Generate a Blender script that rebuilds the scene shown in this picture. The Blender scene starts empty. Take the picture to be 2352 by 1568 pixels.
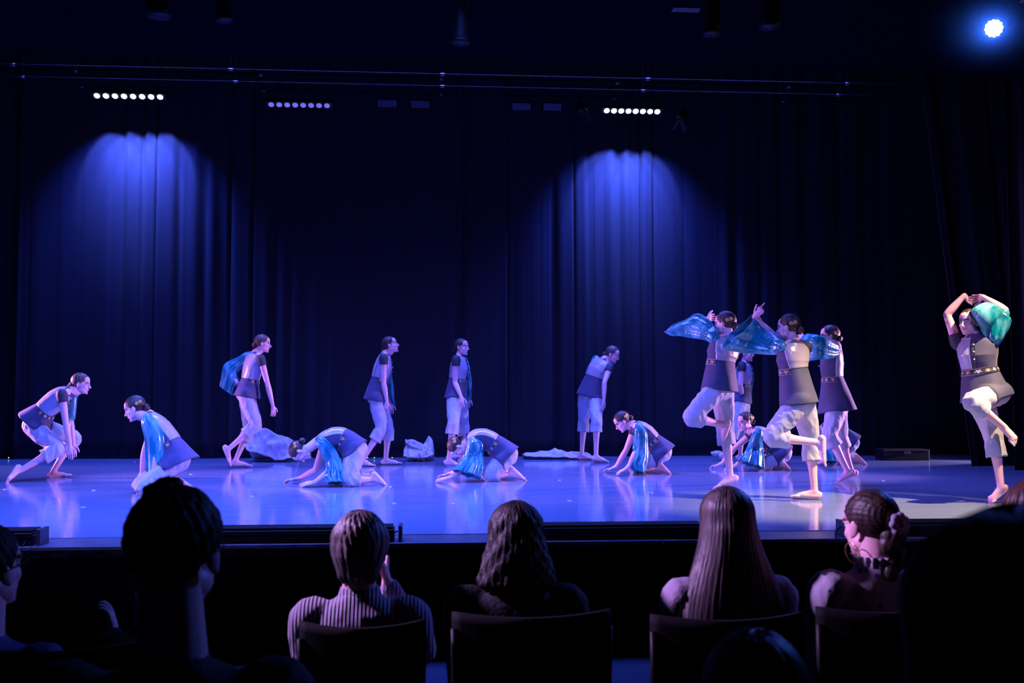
import bpy, math, random
import numpy as np
from mathutils import Vector, Matrix
random.seed(7); rng = np.random.default_rng(7)
sc = bpy.context.scene; COL = sc.collection
PI = math.pi
# ------------------------------------------------------------------ camera
F = 2400.0; PITCH = math.atan(120/2400); YAW = math.radians(4.3)
CAMZ = 1.70; ST = 0.75                      # eye height, stage height (floor of the hall = 0)
cd = bpy.data.cameras.new('camera'); cam = bpy.data.objects.new('camera', cd); COL.objects.link(cam)
cd.sensor_width = 36; cd.lens = 36*F/2352; cd.clip_start = .05; cd.clip_end = 100
cam.location = (0, 0, CAMZ); cam.rotation_euler = (PI/2+PITCH, 0, -YAW)
cd.dof.use_dof = True; cd.dof.focus_distance = 10.5; cd.dof.aperture_fstop = 4.5
sc.camera = cam
FW = np.array([math.sin(YAW), math.cos(YAW), 0.]); RT = np.array([math.cos(YAW), -math.sin(YAW), 0.]); UPV = np.array([0, 0, 1.])
C0 = np.array([0, 0, CAMZ])
def ray(px, py):
    x = (px-1176)/F; y = -(py-784)/F
    f = math.cos(PITCH) - y*math.sin(PITCH); u = math.sin(PITCH) + y*math.cos(PITCH)
    return RT*(x/f) + FW + UPV*(u/f)
def P(px, py, Z): return C0 + ray(px, py)*Z
def PY(px, py, Y):
    r = ray(px, py); return C0 + r*(Y/r[1])
def joint(par, px, py, s, L, h=None):
    r = ray(px, py); o = C0-par
    a = r@r; b = 2*r@o; c = o@o-L*L; d = b*b-4*a*c; m = -b/(2*a)
    t = m if (d <= 0 or s == 0) else m + math.copysign(1, s)*math.sqrt(d)/(2*a)*min(1, abs(s))
    p = C0+r*t
    if h is not None: p = p.copy(); p[2] = ST+h
    return p
# ------------------------------------------------------------------ world, light, exposure
w = bpy.data.worlds.new('world'); sc.world = w; w.use_nodes = True
w.node_tree.nodes['Background'].inputs[0].default_value = (.02, .03, .12, 1)
w.node_tree.nodes['Background'].inputs[1].default_value = .012
sc.view_settings.view_transform = 'Standard'; sc.view_settings.look = 'None'
sc.view_settings.exposure = 0; sc.view_settings.gamma = 1; sc.view_settings.use_curve_mapping = False
sc.cycles.max_bounces = 5; sc.cycles.diffuse_bounces = 2; sc.cycles.glossy_bounces = 3; sc.cycles.transmission_bounces = 3
sc.cycles.volume_bounces = 0; sc.cycles.volume_step_rate = 1; sc.cycles.volume_max_steps = 64; sc.cycles.sample_clamp_indirect = 4; sc.cycles.caustics_reflective = False; sc.cycles.caustics_refractive = False
def aim(o, tgt):
    d = Vector(tgt)-o.location; o.rotation_euler = d.to_track_quat('-Z', 'Y').to_euler()
def spot(name, loc, tgt, color, power, angle, blend=.4, size=.1, tilt=None):
    l = bpy.data.lights.new(name, 'SPOT'); l.color = color; l.energy = power; l.spot_size = math.radians(angle)
    l.spot_blend = blend; l.shadow_soft_size = size
    o = bpy.data.objects.new(name, l); COL.objects.link(o); o.location = loc; aim(o, tgt); return o
def area(name, loc, tgt, color, power, sx, sy, spread=180):
    l = bpy.data.lights.new(name, 'AREA'); l.color = color; l.energy = power; l.shape = 'RECTANGLE'; l.size = sx; l.size_y = sy
    l.spread = math.radians(spread)
    o = bpy.data.objects.new(name, l); COL.objects.link(o); o.location = loc; aim(o, tgt); return o
area('stage_wash_front', (-1.6, 7.9, 5.3), (-1.6, 9.3, 0), (.07, .13, 1.0), 860, 6, 2.2, 100)
area('stage_wash_rear', (.2, 12.9, 7.3), (.2, 11.8, 0), (.10, .13, 1.0), 950, 10, 1.6, 90)
spot('front_wash_left', (-4.0, 2.0, 5.2), (-1.2, 11.2, .9), (.23, .19, 1.0), 1260, 44, .6, .12)
spot('front_wash_right', (5.5, 2.0, 5.2), (3.2, 11.2, .9), (.27, .19, 1.0), 980, 44, .6, .12)
spot('wing_left', (-8.0, 13.2, 2.3), (2.0, 11.2, 1.45), (.90, .36, 1.0), 3400, 36, .5, .07)
spot('wing_left_low', (-7.0, 10.8, 1.5), (2.0, 10.4, 1.35), (.92, .38, 1.0), 800, 36, .5, .06)
spot('wing_right', (9.5, 12.2, 2.2), (-2.0, 11.0, 1.45), (.88, .44, 1.0), 3800, 36, .5, .07)
spot('wing_right_back', (9.6, 14.4, 1.5), (5.2, 14.0, .75), (.78, .55, 1.0), 1500, 30, .6, .06)
spot('wing_left_back', (-8.4, 13.9, 1.5), (-5.4, 13.6, .75), (.78, .50, 1.0), 700, 34, .6, .06)
spot('warm_side', (5.9, 7.3, 5.2), (3.65, 8.6, .8), (1.0, .72, .40), 3500, 35, .7, .05)
spot('audience_spill', (-4.4, 4.7, 4.4), (1.0, 3.45, 1.0), (.62, .36, 1.0), 3300, 30, 1.0, .2)
spot('audience_spill_right', (5.5, 7.6, 4.6), (.6, 3.6, 1.0), (.06, .14, 1.0), 700, 50, .8, .2)
# ------------------------------------------------------------------ materials
def mat(name, col, rough=.6, metal=0, spec=.5, noise=None, bump=None, sheen=0, emit=None, coat=0):
    """noise=(scale, colour2, stretch xyz, lo, hi)  bump=(scale, strength, stretch)"""
    m = bpy.data.materials.new(name); m.use_nodes = True; nt = m.node_tree; N = nt.nodes; L = nt.links
    b = N['Principled BSDF']; b.inputs['Base Color'].default_value = (*col, 1); b.inputs['Roughness'].default_value = rough
    b.inputs['Metallic'].default_value = metal; b.inputs['Specular IOR Level'].default_value = spec
    if sheen: b.inputs['Sheen Weight'].default_value = sheen
    if coat: b.inputs['Coat Weight'].default_value = coat
    tc = None
    def coords(st):
        t = N.new('ShaderNodeTexCoord'); mp = N.new('ShaderNodeMapping'); mp.inputs['Scale'].default_value = st
        L.new(t.outputs['Object'], mp.inputs[0]); return mp.outputs[0]
    if noise:
        s, c2, st, lo, hi = noise
        n = N.new('ShaderNodeTexNoise'); n.inputs['Scale'].default_value = s; n.inputs['Detail'].default_value = 3
        L.new(coords(st), n.inputs['Vector'])
        r = N.new('ShaderNodeMapRange'); r.inputs[1].default_value = lo; r.inputs[2].default_value = hi
        L.new(n.outputs[0], r.inputs[0])
        x = N.new('ShaderNodeMix'); x.data_type = 'RGBA'; x.inputs[6].default_value = (*col, 1); x.inputs[7].default_value = (*c2, 1)
        L.new(r.outputs[0], x.inputs[0]); L.new(x.outputs[2], b.inputs['Base Color'])
    if bump:
        s, k, st = bump
        n = N.new('ShaderNodeTexNoise'); n.inputs['Scale'].default_value = s; n.inputs['Detail'].default_value = 2
        L.new(coords(st), n.inputs['Vector'])
        u = N.new('ShaderNodeBump'); u.inputs['Strength'].default_value = k; u.inputs['Distance'].default_value = .01
        L.new(n.outputs[0], u.inputs['Height']); L.new(u.outputs[0], b.inputs['Normal'])
    if emit:
        b.inputs['Emission Color'].default_value = (*emit[0], 1); b.inputs['Emission Strength'].default_value = emit[1]
    return m
M = {}
M['skin'] = mat('skin', (.86, .49, .50), .5, noise=(14, (.92, .53, .54), (1, 1, 1), .35, .7))
M['lips'] = mat('lips', (.58, .24, .26), .4)
M['brow'] = mat('brow', (.10, .06, .045), .8)
M['eye'] = mat('eye', (.7, .7, .7), .15)
M['iris'] = mat('iris', (.04, .03, .03), .1)
M['hair'] = mat('hair', (.022, .013, .011), .5, bump=(60, .35, (1, 1, .25)), noise=(30, (.075, .038, .025), (1, 1, .2), .4, .7))
M['hair_fair'] = mat('hair_fair', (.13, .07, .045), .52, bump=(60, .35, (1, 1, .25)), noise=(30, (.07, .035, .022), (1, 1, .2), .4, .7))
M['gold'] = mat('gold', (.85, .55, .16), .28, metal=.8)
M['pearl'] = mat('pearl', (.8, .8, .85), .2)
M['tunic'] = mat('tunic', (.070, .064, .135), .75, sheen=.1, bump=(220, .12, (1, 1, 1)), noise=(5, (.055, .050, .110), (1, 1, 1), .3, .7))
M['cap'] = mat('cap', (.035, .032, .050), .65, bump=(200, .3, (1, 1, 1)))
M['satin'] = mat('satin', (.46, .38, .42), .27, spec=.8, bump=(11, 1.0, (1, 1, .5)), noise=(4, (.50, .42, .45), (1, 1, 1), .3, .7))
M['satin_blue'] = mat('satin_blue', (.36, .38, .50), .32, spec=.6, bump=(9, .7, (1, 1, .5)))
M['pants'] = mat('pants', (.46, .45, .52), .72, sheen=.1, bump=(16, .35, (1, 1, .35)))
M['teal'] = mat('teal', (.0, .20, .24), .26, spec=.8, noise=(10, (.13, .45, .52), (1, 1, .55), .45, .66), bump=(14, 1.0, (1, 1, .4)))
def belt_mat():
    m = mat('embroidered_ribbon', (.03, .03, .05), .6); nt = m.node_tree; N = nt.nodes; L = nt.links
    b = N['Principled BSDF']; uv = N.new('ShaderNodeUVMap')
    sep = N.new('ShaderNodeSeparateXYZ'); L.new(uv.outputs[0], sep.inputs[0])
    def math_(op, a, c=None, **k):
        n = N.new('ShaderNodeMath'); n.operation = op
        for i, v in enumerate((a, c)):
            if v is None: continue
            if isinstance(v, (int, float)): n.inputs[i].default_value = v
            else: L.new(v, n.inputs[i])
        return n.outputs[0]
    u = sep.outputs[0]; v = sep.outputs[1]
    # repeating blossoms: petals as a rosette in each cell
    fu = math_('SUBTRACT', math_('FRACT', math_('MULTIPLY', u, 7)), .5); fv = math_('SUBTRACT', v, .5)
    r = math_('SQRT', math_('ADD', math_('MULTIPLY', fu, fu), math_('MULTIPLY', math_('MULTIPLY', fv, fv), 1)))
    ang = math_('ARCTAN2', fv, fu)
    pet = math_('ADD', .24, math_('MULTIPLY', math_('SINE', math_('MULTIPLY', ang, 5)), .13))
    fl = math_('LESS_THAN', r, pet); core = math_('LESS_THAN', r, .1)
    edge = math_('GREATER_THAN', math_('ABSOLUTE', fv), .40)
    par = math_('LESS_THAN', math_('FRACT', math_('MULTIPLY', u, 3.5)), .5)
    def mix(f, a, c):
        x = N.new('ShaderNodeMix'); x.data_type = 'RGBA'; L.new(f, x.inputs[0])
        for i, q in ((6, a), (7, c)):
            if isinstance(q, tuple): x.inputs[i].default_value = (*q, 1)
            else: L.new(q, x.inputs[i])
        return x.outputs[2]
    petal = mix(par, (.45, .48, .62), (.75, .30, .22))
    c = mix(fl, (.02, .02, .035), petal); c = mix(core, c, (.75, .6, .12)); c = mix(edge, c, (.40, .38, .45))
    L.new(c, b.inputs['Base Color']); return m
M['belt'] = belt_mat()
M['cloth'] = mat('cloth', (.55, .52, .58), .6, bump=(8, .6, (1, 1, 1)))
M['black_metal'] = mat('black_metal', (.004, .004, .005), .5, metal=.0, spec=.25, noise=(20, (.006, .006, .007), (1, 1, 1), .4, .6))
M['pipe'] = mat('pipe', (.003, .003, .004), .8, metal=.0, spec=.06, noise=(20, (.012, .012, .015), (1, 1, 1), .4, .6))
M['plate'] = mat('plate', (.12, .12, .13), .4, metal=.6)
M['lens_on'] = mat('lens_on', (.9, .9, .9), .3, emit=((.72, .72, 1.0), 9))
M['lens_dim'] = mat('lens_dim', (.4, .4, .5), .3, emit=((.16, .14, .55), .9))
M['lens_off'] = mat('lens_off', (.03, .03, .05), .1, spec=.8)
M['panel_dim'] = mat('panel_dim', (.05, .05, .1), .4, emit=((.004, .006, .07), 1))
M['chair'] = mat('chair', (.0035, .003, .004), .8, spec=.2, noise=(60, (.005, .004, .006), (1, 1, 1), .4, .6))
M['wall'] = mat('wall', (.02, .02, .026), .85, noise=(3, (.03, .03, .036), (1, 1, 1), .4, .6))
M['ceiling'] = mat('ceiling', (.0010, .0010, .0062), 1, spec=.02, noise=(2, (.0012, .0012, .007), (1, 1, 1), .4, .6))
M['fascia'] = mat('fascia', (.0015, .0015, .002), 1, spec=.05, noise=(3, (.002, .002, .0025), (1, 1, 1), .4, .6))
M['carpet'] = mat('carpet', (.02, .03, .06), .9, noise=(80, (.014, .02, .045), (1, 1, 1), .4, .6), bump=(300, .6, (1, 1, 1)))
M['hearing'] = M['gold']
def floor_mat():
    m = mat('stage_vinyl', (.40, .40, .46), .30, spec=.55); nt = m.node_tree; N = nt.nodes; L = nt.links; b = N['Principled BSDF']
    t = N.new('ShaderNodeTexCoord'); mp = N.new('ShaderNodeMapping'); mp.inputs['Scale'].default_value = (.35, 2.2, 1)
    L.new(t.outputs['Object'], mp.inputs[0])
    n = N.new('ShaderNodeTexNoise'); n.inputs['Scale'].default_value = 2.2; n.inputs['Detail'].default_value = 5; L.new(mp.outputs[0], n.inputs['Vector'])
    r = N.new('ShaderNodeMapRange'); r.inputs[1].default_value = .35; r.inputs[2].default_value = .7; r.inputs[3].default_value = .09; r.inputs[4].default_value = .16
    L.new(n.outputs[0], r.inputs[0]); L.new(r.outputs[0], b.inputs['Roughness'])
    x = N.new('ShaderNodeMix'); x.data_type = 'RGBA'; x.inputs[6].default_value = (.20, .25, .36, 1); x.inputs[7].default_value = (.23, .28, .40, 1)
    L.new(n.outputs[0], x.inputs[0]); L.new(x.outputs[2], b.inputs['Base Color'])
    u = N.new('ShaderNodeBump'); u.inputs['Strength'].default_value = .03; u.inputs['Distance'].default_value = .01
    L.new(n.outputs[0], u.inputs['Height']); L.new(u.outputs[0], b.inputs['Normal'])
    return m
M['vinyl'] = floor_mat()
M['curtain'] = mat('curtain', (.0025, .0030, .0135), .95, sheen=.0, bump=(150, .5, (1, 1, .3)), noise=(1.2, (.0020, .0024, .0105), (3, 3, .3), .3, .7))
M['tape'] = mat('tape', (.75, .85, .8), .5)
# ------------------------------------------------------------------ mesh helpers
class Sh:
    def __init__(s): s.v = []; s.f = []; s.n = 0; s.mi = []
    def add(s, v, f, mi=0):
        v = np.asarray(v, float); s.v.append(v); s.f += [tuple(i+s.n for i in q) for q in f]; s.mi += [mi]*len(f); s.n += len(v); return s
    def V(s): return np.vstack(s.v)
    def mesh(s, name):
        me = bpy.data.meshes.new(name); me.from_pydata(s.V().tolist(), [], s.f); me.update(); return me
def grid_faces(n, m, close=True):
    f = []
    mm = m if close else m-1
    for i in range(n-1):
        for j in range(mm):
            k = (j+1) % m; f.append((i*m+j, i*m+k, (i+1)*m+k, (i+1)*m+j))
    return f
def loft(sh, rings, cap0=True, cap1=True, mi=0):
    rings = np.asarray(rings); n, m, _ = rings.shape; v = rings.reshape(-1, 3); f = grid_faces(n, m)
    ex = []
    if cap0: ex.append(rings[0].mean(0)); c = n*m; f += [(c, (j+1) % m, j) for j in range(m)]
    if cap1: ex.append(rings[-1].mean(0)); c = n*m+len(ex)-1; b = (n-1)*m; f += [(c, b+j, b+(j+1) % m) for j in range(m)]
    if ex: v = np.vstack([v, ex])
    sh.add(v, f, mi); return sh
def nrm(v): v = np.asarray(v, float); return v/(np.linalg.norm(v)+1e-12)
def catmull(pts, k):
    pts = np.asarray(pts, float); n = len(pts)
    p = np.vstack([2*pts[0]-pts[1], pts, 2*pts[-1]-pts[-2]]); out = []
    for i in range(n-1):
        a, b, c, d = p[i:i+4]
        for t in np.linspace(0, 1, k, endpoint=False):
            out.append(.5*((2*b)+(-a+c)*t+(2*a-5*b+4*c-d)*t*t+(-a+3*b-3*c+d)*t**3))
    out.append(pts[-1]); return np.array(out)
def tube(sh, pts, rad, side=None, m=12, k=5, mi=0, round_=True, squash=1.0):
    """smooth tapered limb through pts; rad per point"""
    pts = np.asarray(pts, float); rad = np.asarray(rad, float)
    q = catmull(np.column_stack([pts, rad]), k) if len(pts) > 2 else np.array([np.append(pts[0], rad[0])*(1-t)+np.append(pts[1], rad[1])*t for t in np.linspace(0, 1, k+1)])
    c = q[:, :3]; r = np.maximum(q[:, 3], .002); T = np.gradient(c, axis=0); T /= np.linalg.norm(T, axis=1)[:, None]+1e-12
    s = np.array(side if side is not None else ([0, 0, 1] if abs(T[0][2]) < .9 else [1, 0, 0]), float)
    rings = []
    cc, rr, TT = list(c), list(r), list(T)
    if round_:
        pre = [(c[0]-T[0]*r[0]*math.sin(a), r[0]*math.cos(a), T[0]) for a in (1.35, .95, .5)]
        post = [(c[-1]+T[-1]*r[-1]*math.sin(a), r[-1]*math.cos(a), T[-1]) for a in (.5, .95, 1.35)]
        seq = pre+list(zip(cc, rr, TT))+post
    else: seq = list(zip(cc, rr, TT))
    th = np.linspace(0, 2*PI, m, endpoint=False)
    for ce, ra, t in seq:
        s = nrm(s-t*(s@t)); b = np.cross(t, s)
        rings.append(ce+ra*(np.outer(np.cos(th), s)+squash*np.outer(np.sin(th), b)))
    return loft(sh, rings, mi=mi)
def ell(sh, c, r, R=None, m=16, n=10, mi=0):
    R = np.eye(3) if R is None else np.asarray(R)
    r = (r, r, r) if np.isscalar(r) else r; rings = []
    th = np.linspace(0, 2*PI, m, endpoint=False)
    for a in np.linspace(-PI/2, PI/2, n+2)[1:-1]:
        p = np.column_stack([np.cos(a)*np.cos(th)*r[0], np.cos(a)*np.sin(th)*r[1], np.full(m, math.sin(a)*r[2])])
        rings.append(p@R.T+np.asarray(c))
    return loft(sh, rings, mi=mi)
def box(sh, lo, hi, mi=0, R=None, o=None, bev=0):
    x0, y0, z0 = lo; x1, y1, z1 = hi
    v = np.array([(x, y, z) for z in (z0, z1) for (x, y) in ((x0, y0), (x1, y0), (x1, y1), (x0, y1))], float)
    if R is not None: v = v@np.asarray(R).T
    if o is not None: v = v+np.asarray(o)
    sh.add(v, [(3, 2, 1, 0), (4, 5, 6, 7), (0, 1, 5, 4), (1, 2, 6, 5), (2, 3, 7, 6), (3, 0, 4, 7)], mi); return sh
def remesh(sh, vox, smooth=2, name='m'):
    me = sh.mesh(name); o = bpy.data.objects.new('tmp', me); COL.objects.link(o)
    md = o.modifiers.new('r', 'REMESH'); md.mode = 'VOXEL'; md.voxel_size = vox; md.adaptivity = 0
    if smooth: s = o.modifiers.new('s', 'SMOOTH'); s.factor = .6; s.iterations = smooth
    dg = bpy.context.evaluated_depsgraph_get(); e = o.evaluated_get(dg)
    r = bpy.data.meshes.new_from_object(e); bpy.data.objects.remove(o); bpy.data.meshes.remove(me)
    n = len(r.vertices); v = np.empty(n*3); r.vertices.foreach_get('co', v); v = v.reshape(-1, 3)
    f = [tuple(p.vertices) for p in r.polygons]; bpy.data.meshes.remove(r)
    return v, f
def normals(v, f):
    q = np.array([x if len(x) == 4 else (*x, x[2]) for x in f]); a = v[q]
    fn = np.cross(a[:, 2]-a[:, 0], a[:, 3]-a[:, 1]) if True else None
    N = np.zeros_like(v)
    for i in range(4): np.add.at(N, q[:, i], fn)
    return N/(np.linalg.norm(N, axis=1)[:, None]+1e-12)
def obj(name, sh, mats, parent=None, smooth=True, bevel=0, solid=0, sub=0, origin=None, label=None):
    """one mesh object; vertices given in world space, stored relative to origin"""
    me = sh if isinstance(sh, bpy.types.Mesh) else None
    org = origin
    if org is None:
        org = np.array(parent['_o']) if parent is not None and '_o' in parent else None
    if me is None:
        V = sh.V()
        if org is None:
            org = V.mean(0); org[2] = V[:, 2].min()
        me = bpy.data.meshes.new(name); me.from_pydata((V-org).tolist(), [], sh.f); 
        if any(sh.mi): me.polygons.foreach_set('material_index', sh.mi)
    for m in (mats if isinstance(mats, (list, tuple)) else [mats]): me.materials.append(m)
    if smooth: me.polygons.foreach_set('use_smooth', [True]*len(me.polygons))
    me.update()
    o = bpy.data.objects.new(name, me); COL.objects.link(o); o['_o'] = list(map(float, org))
    if parent is not None: o.parent = parent; o.location = np.asarray(org)-np.array(parent['_o'])
    else: o.location = org
    if solid: s = o.modifiers.new('solid', 'SOLIDIFY'); s.thickness = solid; s.offset = -1
    if bevel: b = o.modifiers.new('bevel', 'BEVEL'); b.width = bevel; b.segments = 2; b.limit_method = 'ANGLE'
    if sub: s = o.modifiers.new('sub', 'SUBSURF'); s.levels = sub; s.render_levels = sub
    if label: o['label'] = label
    return o
def tag(o, label, cat, group=None, kind=None):
    o['label'] = label
    if kind != 'structure': o['category'] = cat
    if group: o['group'] = group
    if kind: o['kind'] = kind
    return o
def empty(name, loc, label, cat, group=None):
    o = bpy.data.objects.new(name, None); COL.objects.link(o); o.location = loc; o.empty_display_size = .1; o['_o'] = list(map(float, loc))
    return tag(o, label, cat, group)
# ------------------------------------------------------------------ head templates (metres, eyes at the origin, face towards -y, person's left = +x)
def wave(v, k, ph=0): return np.sin(v@np.asarray(k)+ph)
def head_template():
    s = Sh()
    ell(s, (0, .018, .030), (.073, .094, .084)); ell(s, (0, -.030, -.032), (.060, .052, .076)); ell(s, (0, -.034, .045), (.062, .052, .052))
    ell(s, (0, -.034, -.078), (.044, .046, .032)); ell(s, (0, -.070, -.098), (.019, .016, .015))
    for x in (-1, 1):
        ell(s, (x*.034, -.054, -.026), (.024, .020, .022)); ell(s, (x*.046, -.012, -.058), (.016, .040, .026))
        ell(s, (x*.0305, -.0690, .0098), (.0165, .0125, .0070)); ell(s, (x*.0305, -.0680, -.0105), (.0150, .0110, .0060))
        ell(s, (x*.010, -.093, -.036), (.0085, .009, .0075))
        R = np.array(Matrix.Rotation(x*.35, 3, 'Z')@Matrix.Rotation(-.18, 3, 'X'))
        ell(s, (x*.077, .012, -.008), (.007, .018, .031), R); ell(s, (x*.078, .004, -.030), (.007, .010, .012), R)
        ell(s, (x*.026, -.076, .019), (.022, .010, .009))
    tube(s, [(0, -.080, .012), (0, -.094, -.014), (0, -.104, -.031)], [.008, .0095, .011])
    ell(s, (0, -.074, .030), (.045, .014, .020))
    ell(s, (0, -.086, -.0565), (.018, .0085, .0052)); ell(s, (0, -.083, -.067), (.015, .0090, .0058)); ell(s, (0, -.074, -.060), (.028, .014, .018))
    tube(s, [(0, .020, -.03), (0, .026, -.085)], [.052, .044], m=16)
    v, f = remesh(s, .0042, 3)
    mi = []
    for q in f:
        c = v[list(q)].mean(0); k = 0
        if abs(c[0]) < .017 and -.0725 < c[2] < -.0525 and c[1] < -.0835: k = 1
        if .014 < abs(c[0]) < .046 and .016+.06*abs(abs(c[0])-.03) < c[2]+.0 < .0235+.1*(.03-abs(abs(c[0])-.03)) and c[1] < -.055: k = 2
        mi.append(k)
    return v, f, mi
def sstep(a, b, x): t = np.clip((x-a)/(b-a), 0, 1); return t*t*(3-2*t)
def hair_cap(kind):
    n, m = 56, 96; v = []
    ph = np.linspace(-PI/2+.03, PI/2-.03, n); th = np.linspace(0, 2*PI, m, endpoint=False)
    A, B = np.meshgrid(ph, th, indexing='ij')
    d = np.stack([np.cos(A)*np.cos(B), np.cos(A)*np.sin(B), np.sin(A)], -1)
    p = d*np.array([.080, .1015, .091])+np.array([0, .019, .032])
    y, z = p[..., 1], p[..., 2]; x = np.abs(p[..., 0])
    if kind == 'bun':
        line = np.where(z > 0, y-(-.004-1.22*z), y-(-.004-.75*z)); low = z+.066
    elif kind == 'short':
        line = np.where(z > 0, y-(-.010-.85*z), y-(.024-.3*z)); low = z+.055
    else:
        line = np.where(z > 0, y-(-.03-.80*z), y-(-.03-.05*z)); low = z+.20
    keep = sstep(-.010, .008, line)*sstep(-.008, .008, low)
    if kind == 'bun': ridge = .0012*np.sin(np.arctan2(p[..., 0], y-.11)*34)+.0009*np.sin(np.arctan2(p[..., 2]+.01, x+.02)*40)
    elif kind == 'short': ridge = .0035*np.sin(B*23+A*9)*np.cos(A)+.002*np.sin(B*61)
    else: ridge = .0022*np.sin(B*37+A*2)+.0015*np.sin(B*71)
    r = (1+ridge/.09)*(1-.20*(1-keep)); q = (p-np.array([0, .019, .032]))*r[..., None]+np.array([0, .019, .032])
    if kind == 'short': q = q*np.array([1.06, 1.05, 1.06])
    return q
HEAD = head_template(); HCAP = {k: hair_cap(k) for k in ('bun', 'short', 'long')}
# ------------------------------------------------------------------ limbs
def hand(body, W, tip, th, side, curl=.35, spread=.10, size=1.0, point=False):
    """palm (body) + five separate fingers; side = +1 left hand, -1 right. th = thumb direction"""
    hd = nrm(tip-W); th = nrm(th-hd*(hd@np.asarray(th))); pn = nrm(np.cross(hd, th))*side   # pn: palm-facing normal
    R = np.column_stack([th, pn, hd]); s = size; L = .178*s
    ell(body['palm'], W+hd*.048*s, (.036*s, .0145*s, .052*s), R)
    ell(body['palm'], W+hd*.070*s, (.038*s, .0120*s, .030*s), R)
    ell(body['palm'], W+hd*.035*s+th*.022*s+pn*.004, (.019*s, .014*s, .034*s), R)
    for i, (o, fl) in enumerate(((.028, .068), (.0095, .077), (-.0095, .071), (-.027, .056))):
        c = curl*(.8+.18*i) if not (point and i > 0) else 1.25
        if point and i == 0: c = .03
        a0 = -spread*(i-1.3)*-1; b = W+hd*.084*s+th*o*s; pts = [b-hd*.02*s, b]; d0 = nrm(hd+th*(.14-.10*i)*spread*8*.5)
        ang = 0; p = b
        for k, seg in enumerate((.44, .31, .25)):
            ang += c*(.75 if k == 0 else .85); d = d0*math.cos(ang)+pn*math.sin(ang); p = p+d*fl*seg*s; pts.append(p)
        tube(body['fin'], pts, np.array([.0085, .0085, .0078, .0070, .0058])*s, side=th, m=8, k=3)
    b = W+hd*.026*s+th*.026*s; d1 = nrm(hd*.62+th*.68+pn*.18); d2 = nrm(hd*.86+th*.34+pn*(.15+curl*.4))
    tube(body['fin'], [b-d1*.018*s, b, b+d1*.032*s, b+d1*.032*s+d2*.030*s, b+d1*.032*s+d2*.052*s], np.array([.012, .0115, .0095, .0088, .0066])*s, side=pn, m=8, k=3)
def foot(body, A, toe, left, s=1.0):
    sd = nrm(toe-A)
    for _ in range(3):
        n = nrm(np.cross(sd, left)); base = A-n*.062*s; sd = nrm(toe-base)
    n = nrm(np.cross(sd, left)); l = np.cross(n, sd); heel = A-n*.045*s-sd*.035*s; R = np.column_stack([sd, l, n])
    Lf = max(.15*s, min(.20*s, np.linalg.norm(toe-base)))
    ell(body['palm'], heel+n*.008, (.034*s, .029*s, .032*s), R)
    tube(body['palm'], [A-n*.008, A-n*.028*s+sd*.045*s, base+sd*(Lf*.60)+n*.024*s, base+sd*(Lf*.80)+n*.016*s], np.array([.034, .032, .026, .018])*s, side=l, m=12, squash=1.0)
    tube(body['palm'], [heel-n*.006, base+sd*Lf*.45+n*.019*s+l*.005, base+sd*Lf*.72+n*.018*s], np.array([.024, .026, .022])*s, side=n, squash=1.35)
    ell(body['palm'], base+sd*(Lf*.76)+n*.017*s, (.032*s, .042*s, .016*s), R)
    for i, (o, ln, r) in enumerate(((.030, .052, .0115), (.011, .050, .0085), (-.004, .044, .0080), (-.018, .037, .0075), (-.031, .029, .0070))):
        # big toe on the inner side: sign given through body['fs']
        b = base+sd*(Lf*.80-.006*i)+l*(-o*body['fs'])*s+n*.013*s
        tube(body['fin'], [b-sd*.012, b, b+sd*ln*.5*s+n*.003, b+sd*ln*s-n*.003], np.array([r, r, r, r*.8])*s, side=l, m=8, k=3)
from mathutils import noise as mn
def fabric(v, N, amp, ax, k=18, seed=0):
    """creases: ridged noise stretched along ax, displacing along the normals"""
    ax = nrm(ax); a = nrm(np.cross(ax, [.3, .2, .93])); b = np.cross(ax, a); q = np.column_stack([v@a, v@b, v@ax*.45])*k+seed*7.3
    d = np.array([(.55-abs(mn.noise(p))*2.2)+.5*(.5-abs(mn.noise(p*2.1+Vector((5, 3, 1))))*2) for p in map(Vector, q.tolist())])
    return v+N*(amp*d)[:, None]
def frame(up, lat): up = nrm(up); l = nrm(lat-up*(lat@up)); return l, np.cross(l, up), up    # left, front, up
def facing(deg): a = math.radians(deg); f = np.array([math.sin(a), -math.cos(a), 0.]); return f, np.array([-f[1], f[0], 0.])   # front, person's left
def sup(th, e): c, s = np.cos(th), np.sin(th); return np.sign(c)*np.abs(c)**(2/e), np.sign(s)*np.abs(s)**(2/e)
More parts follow.
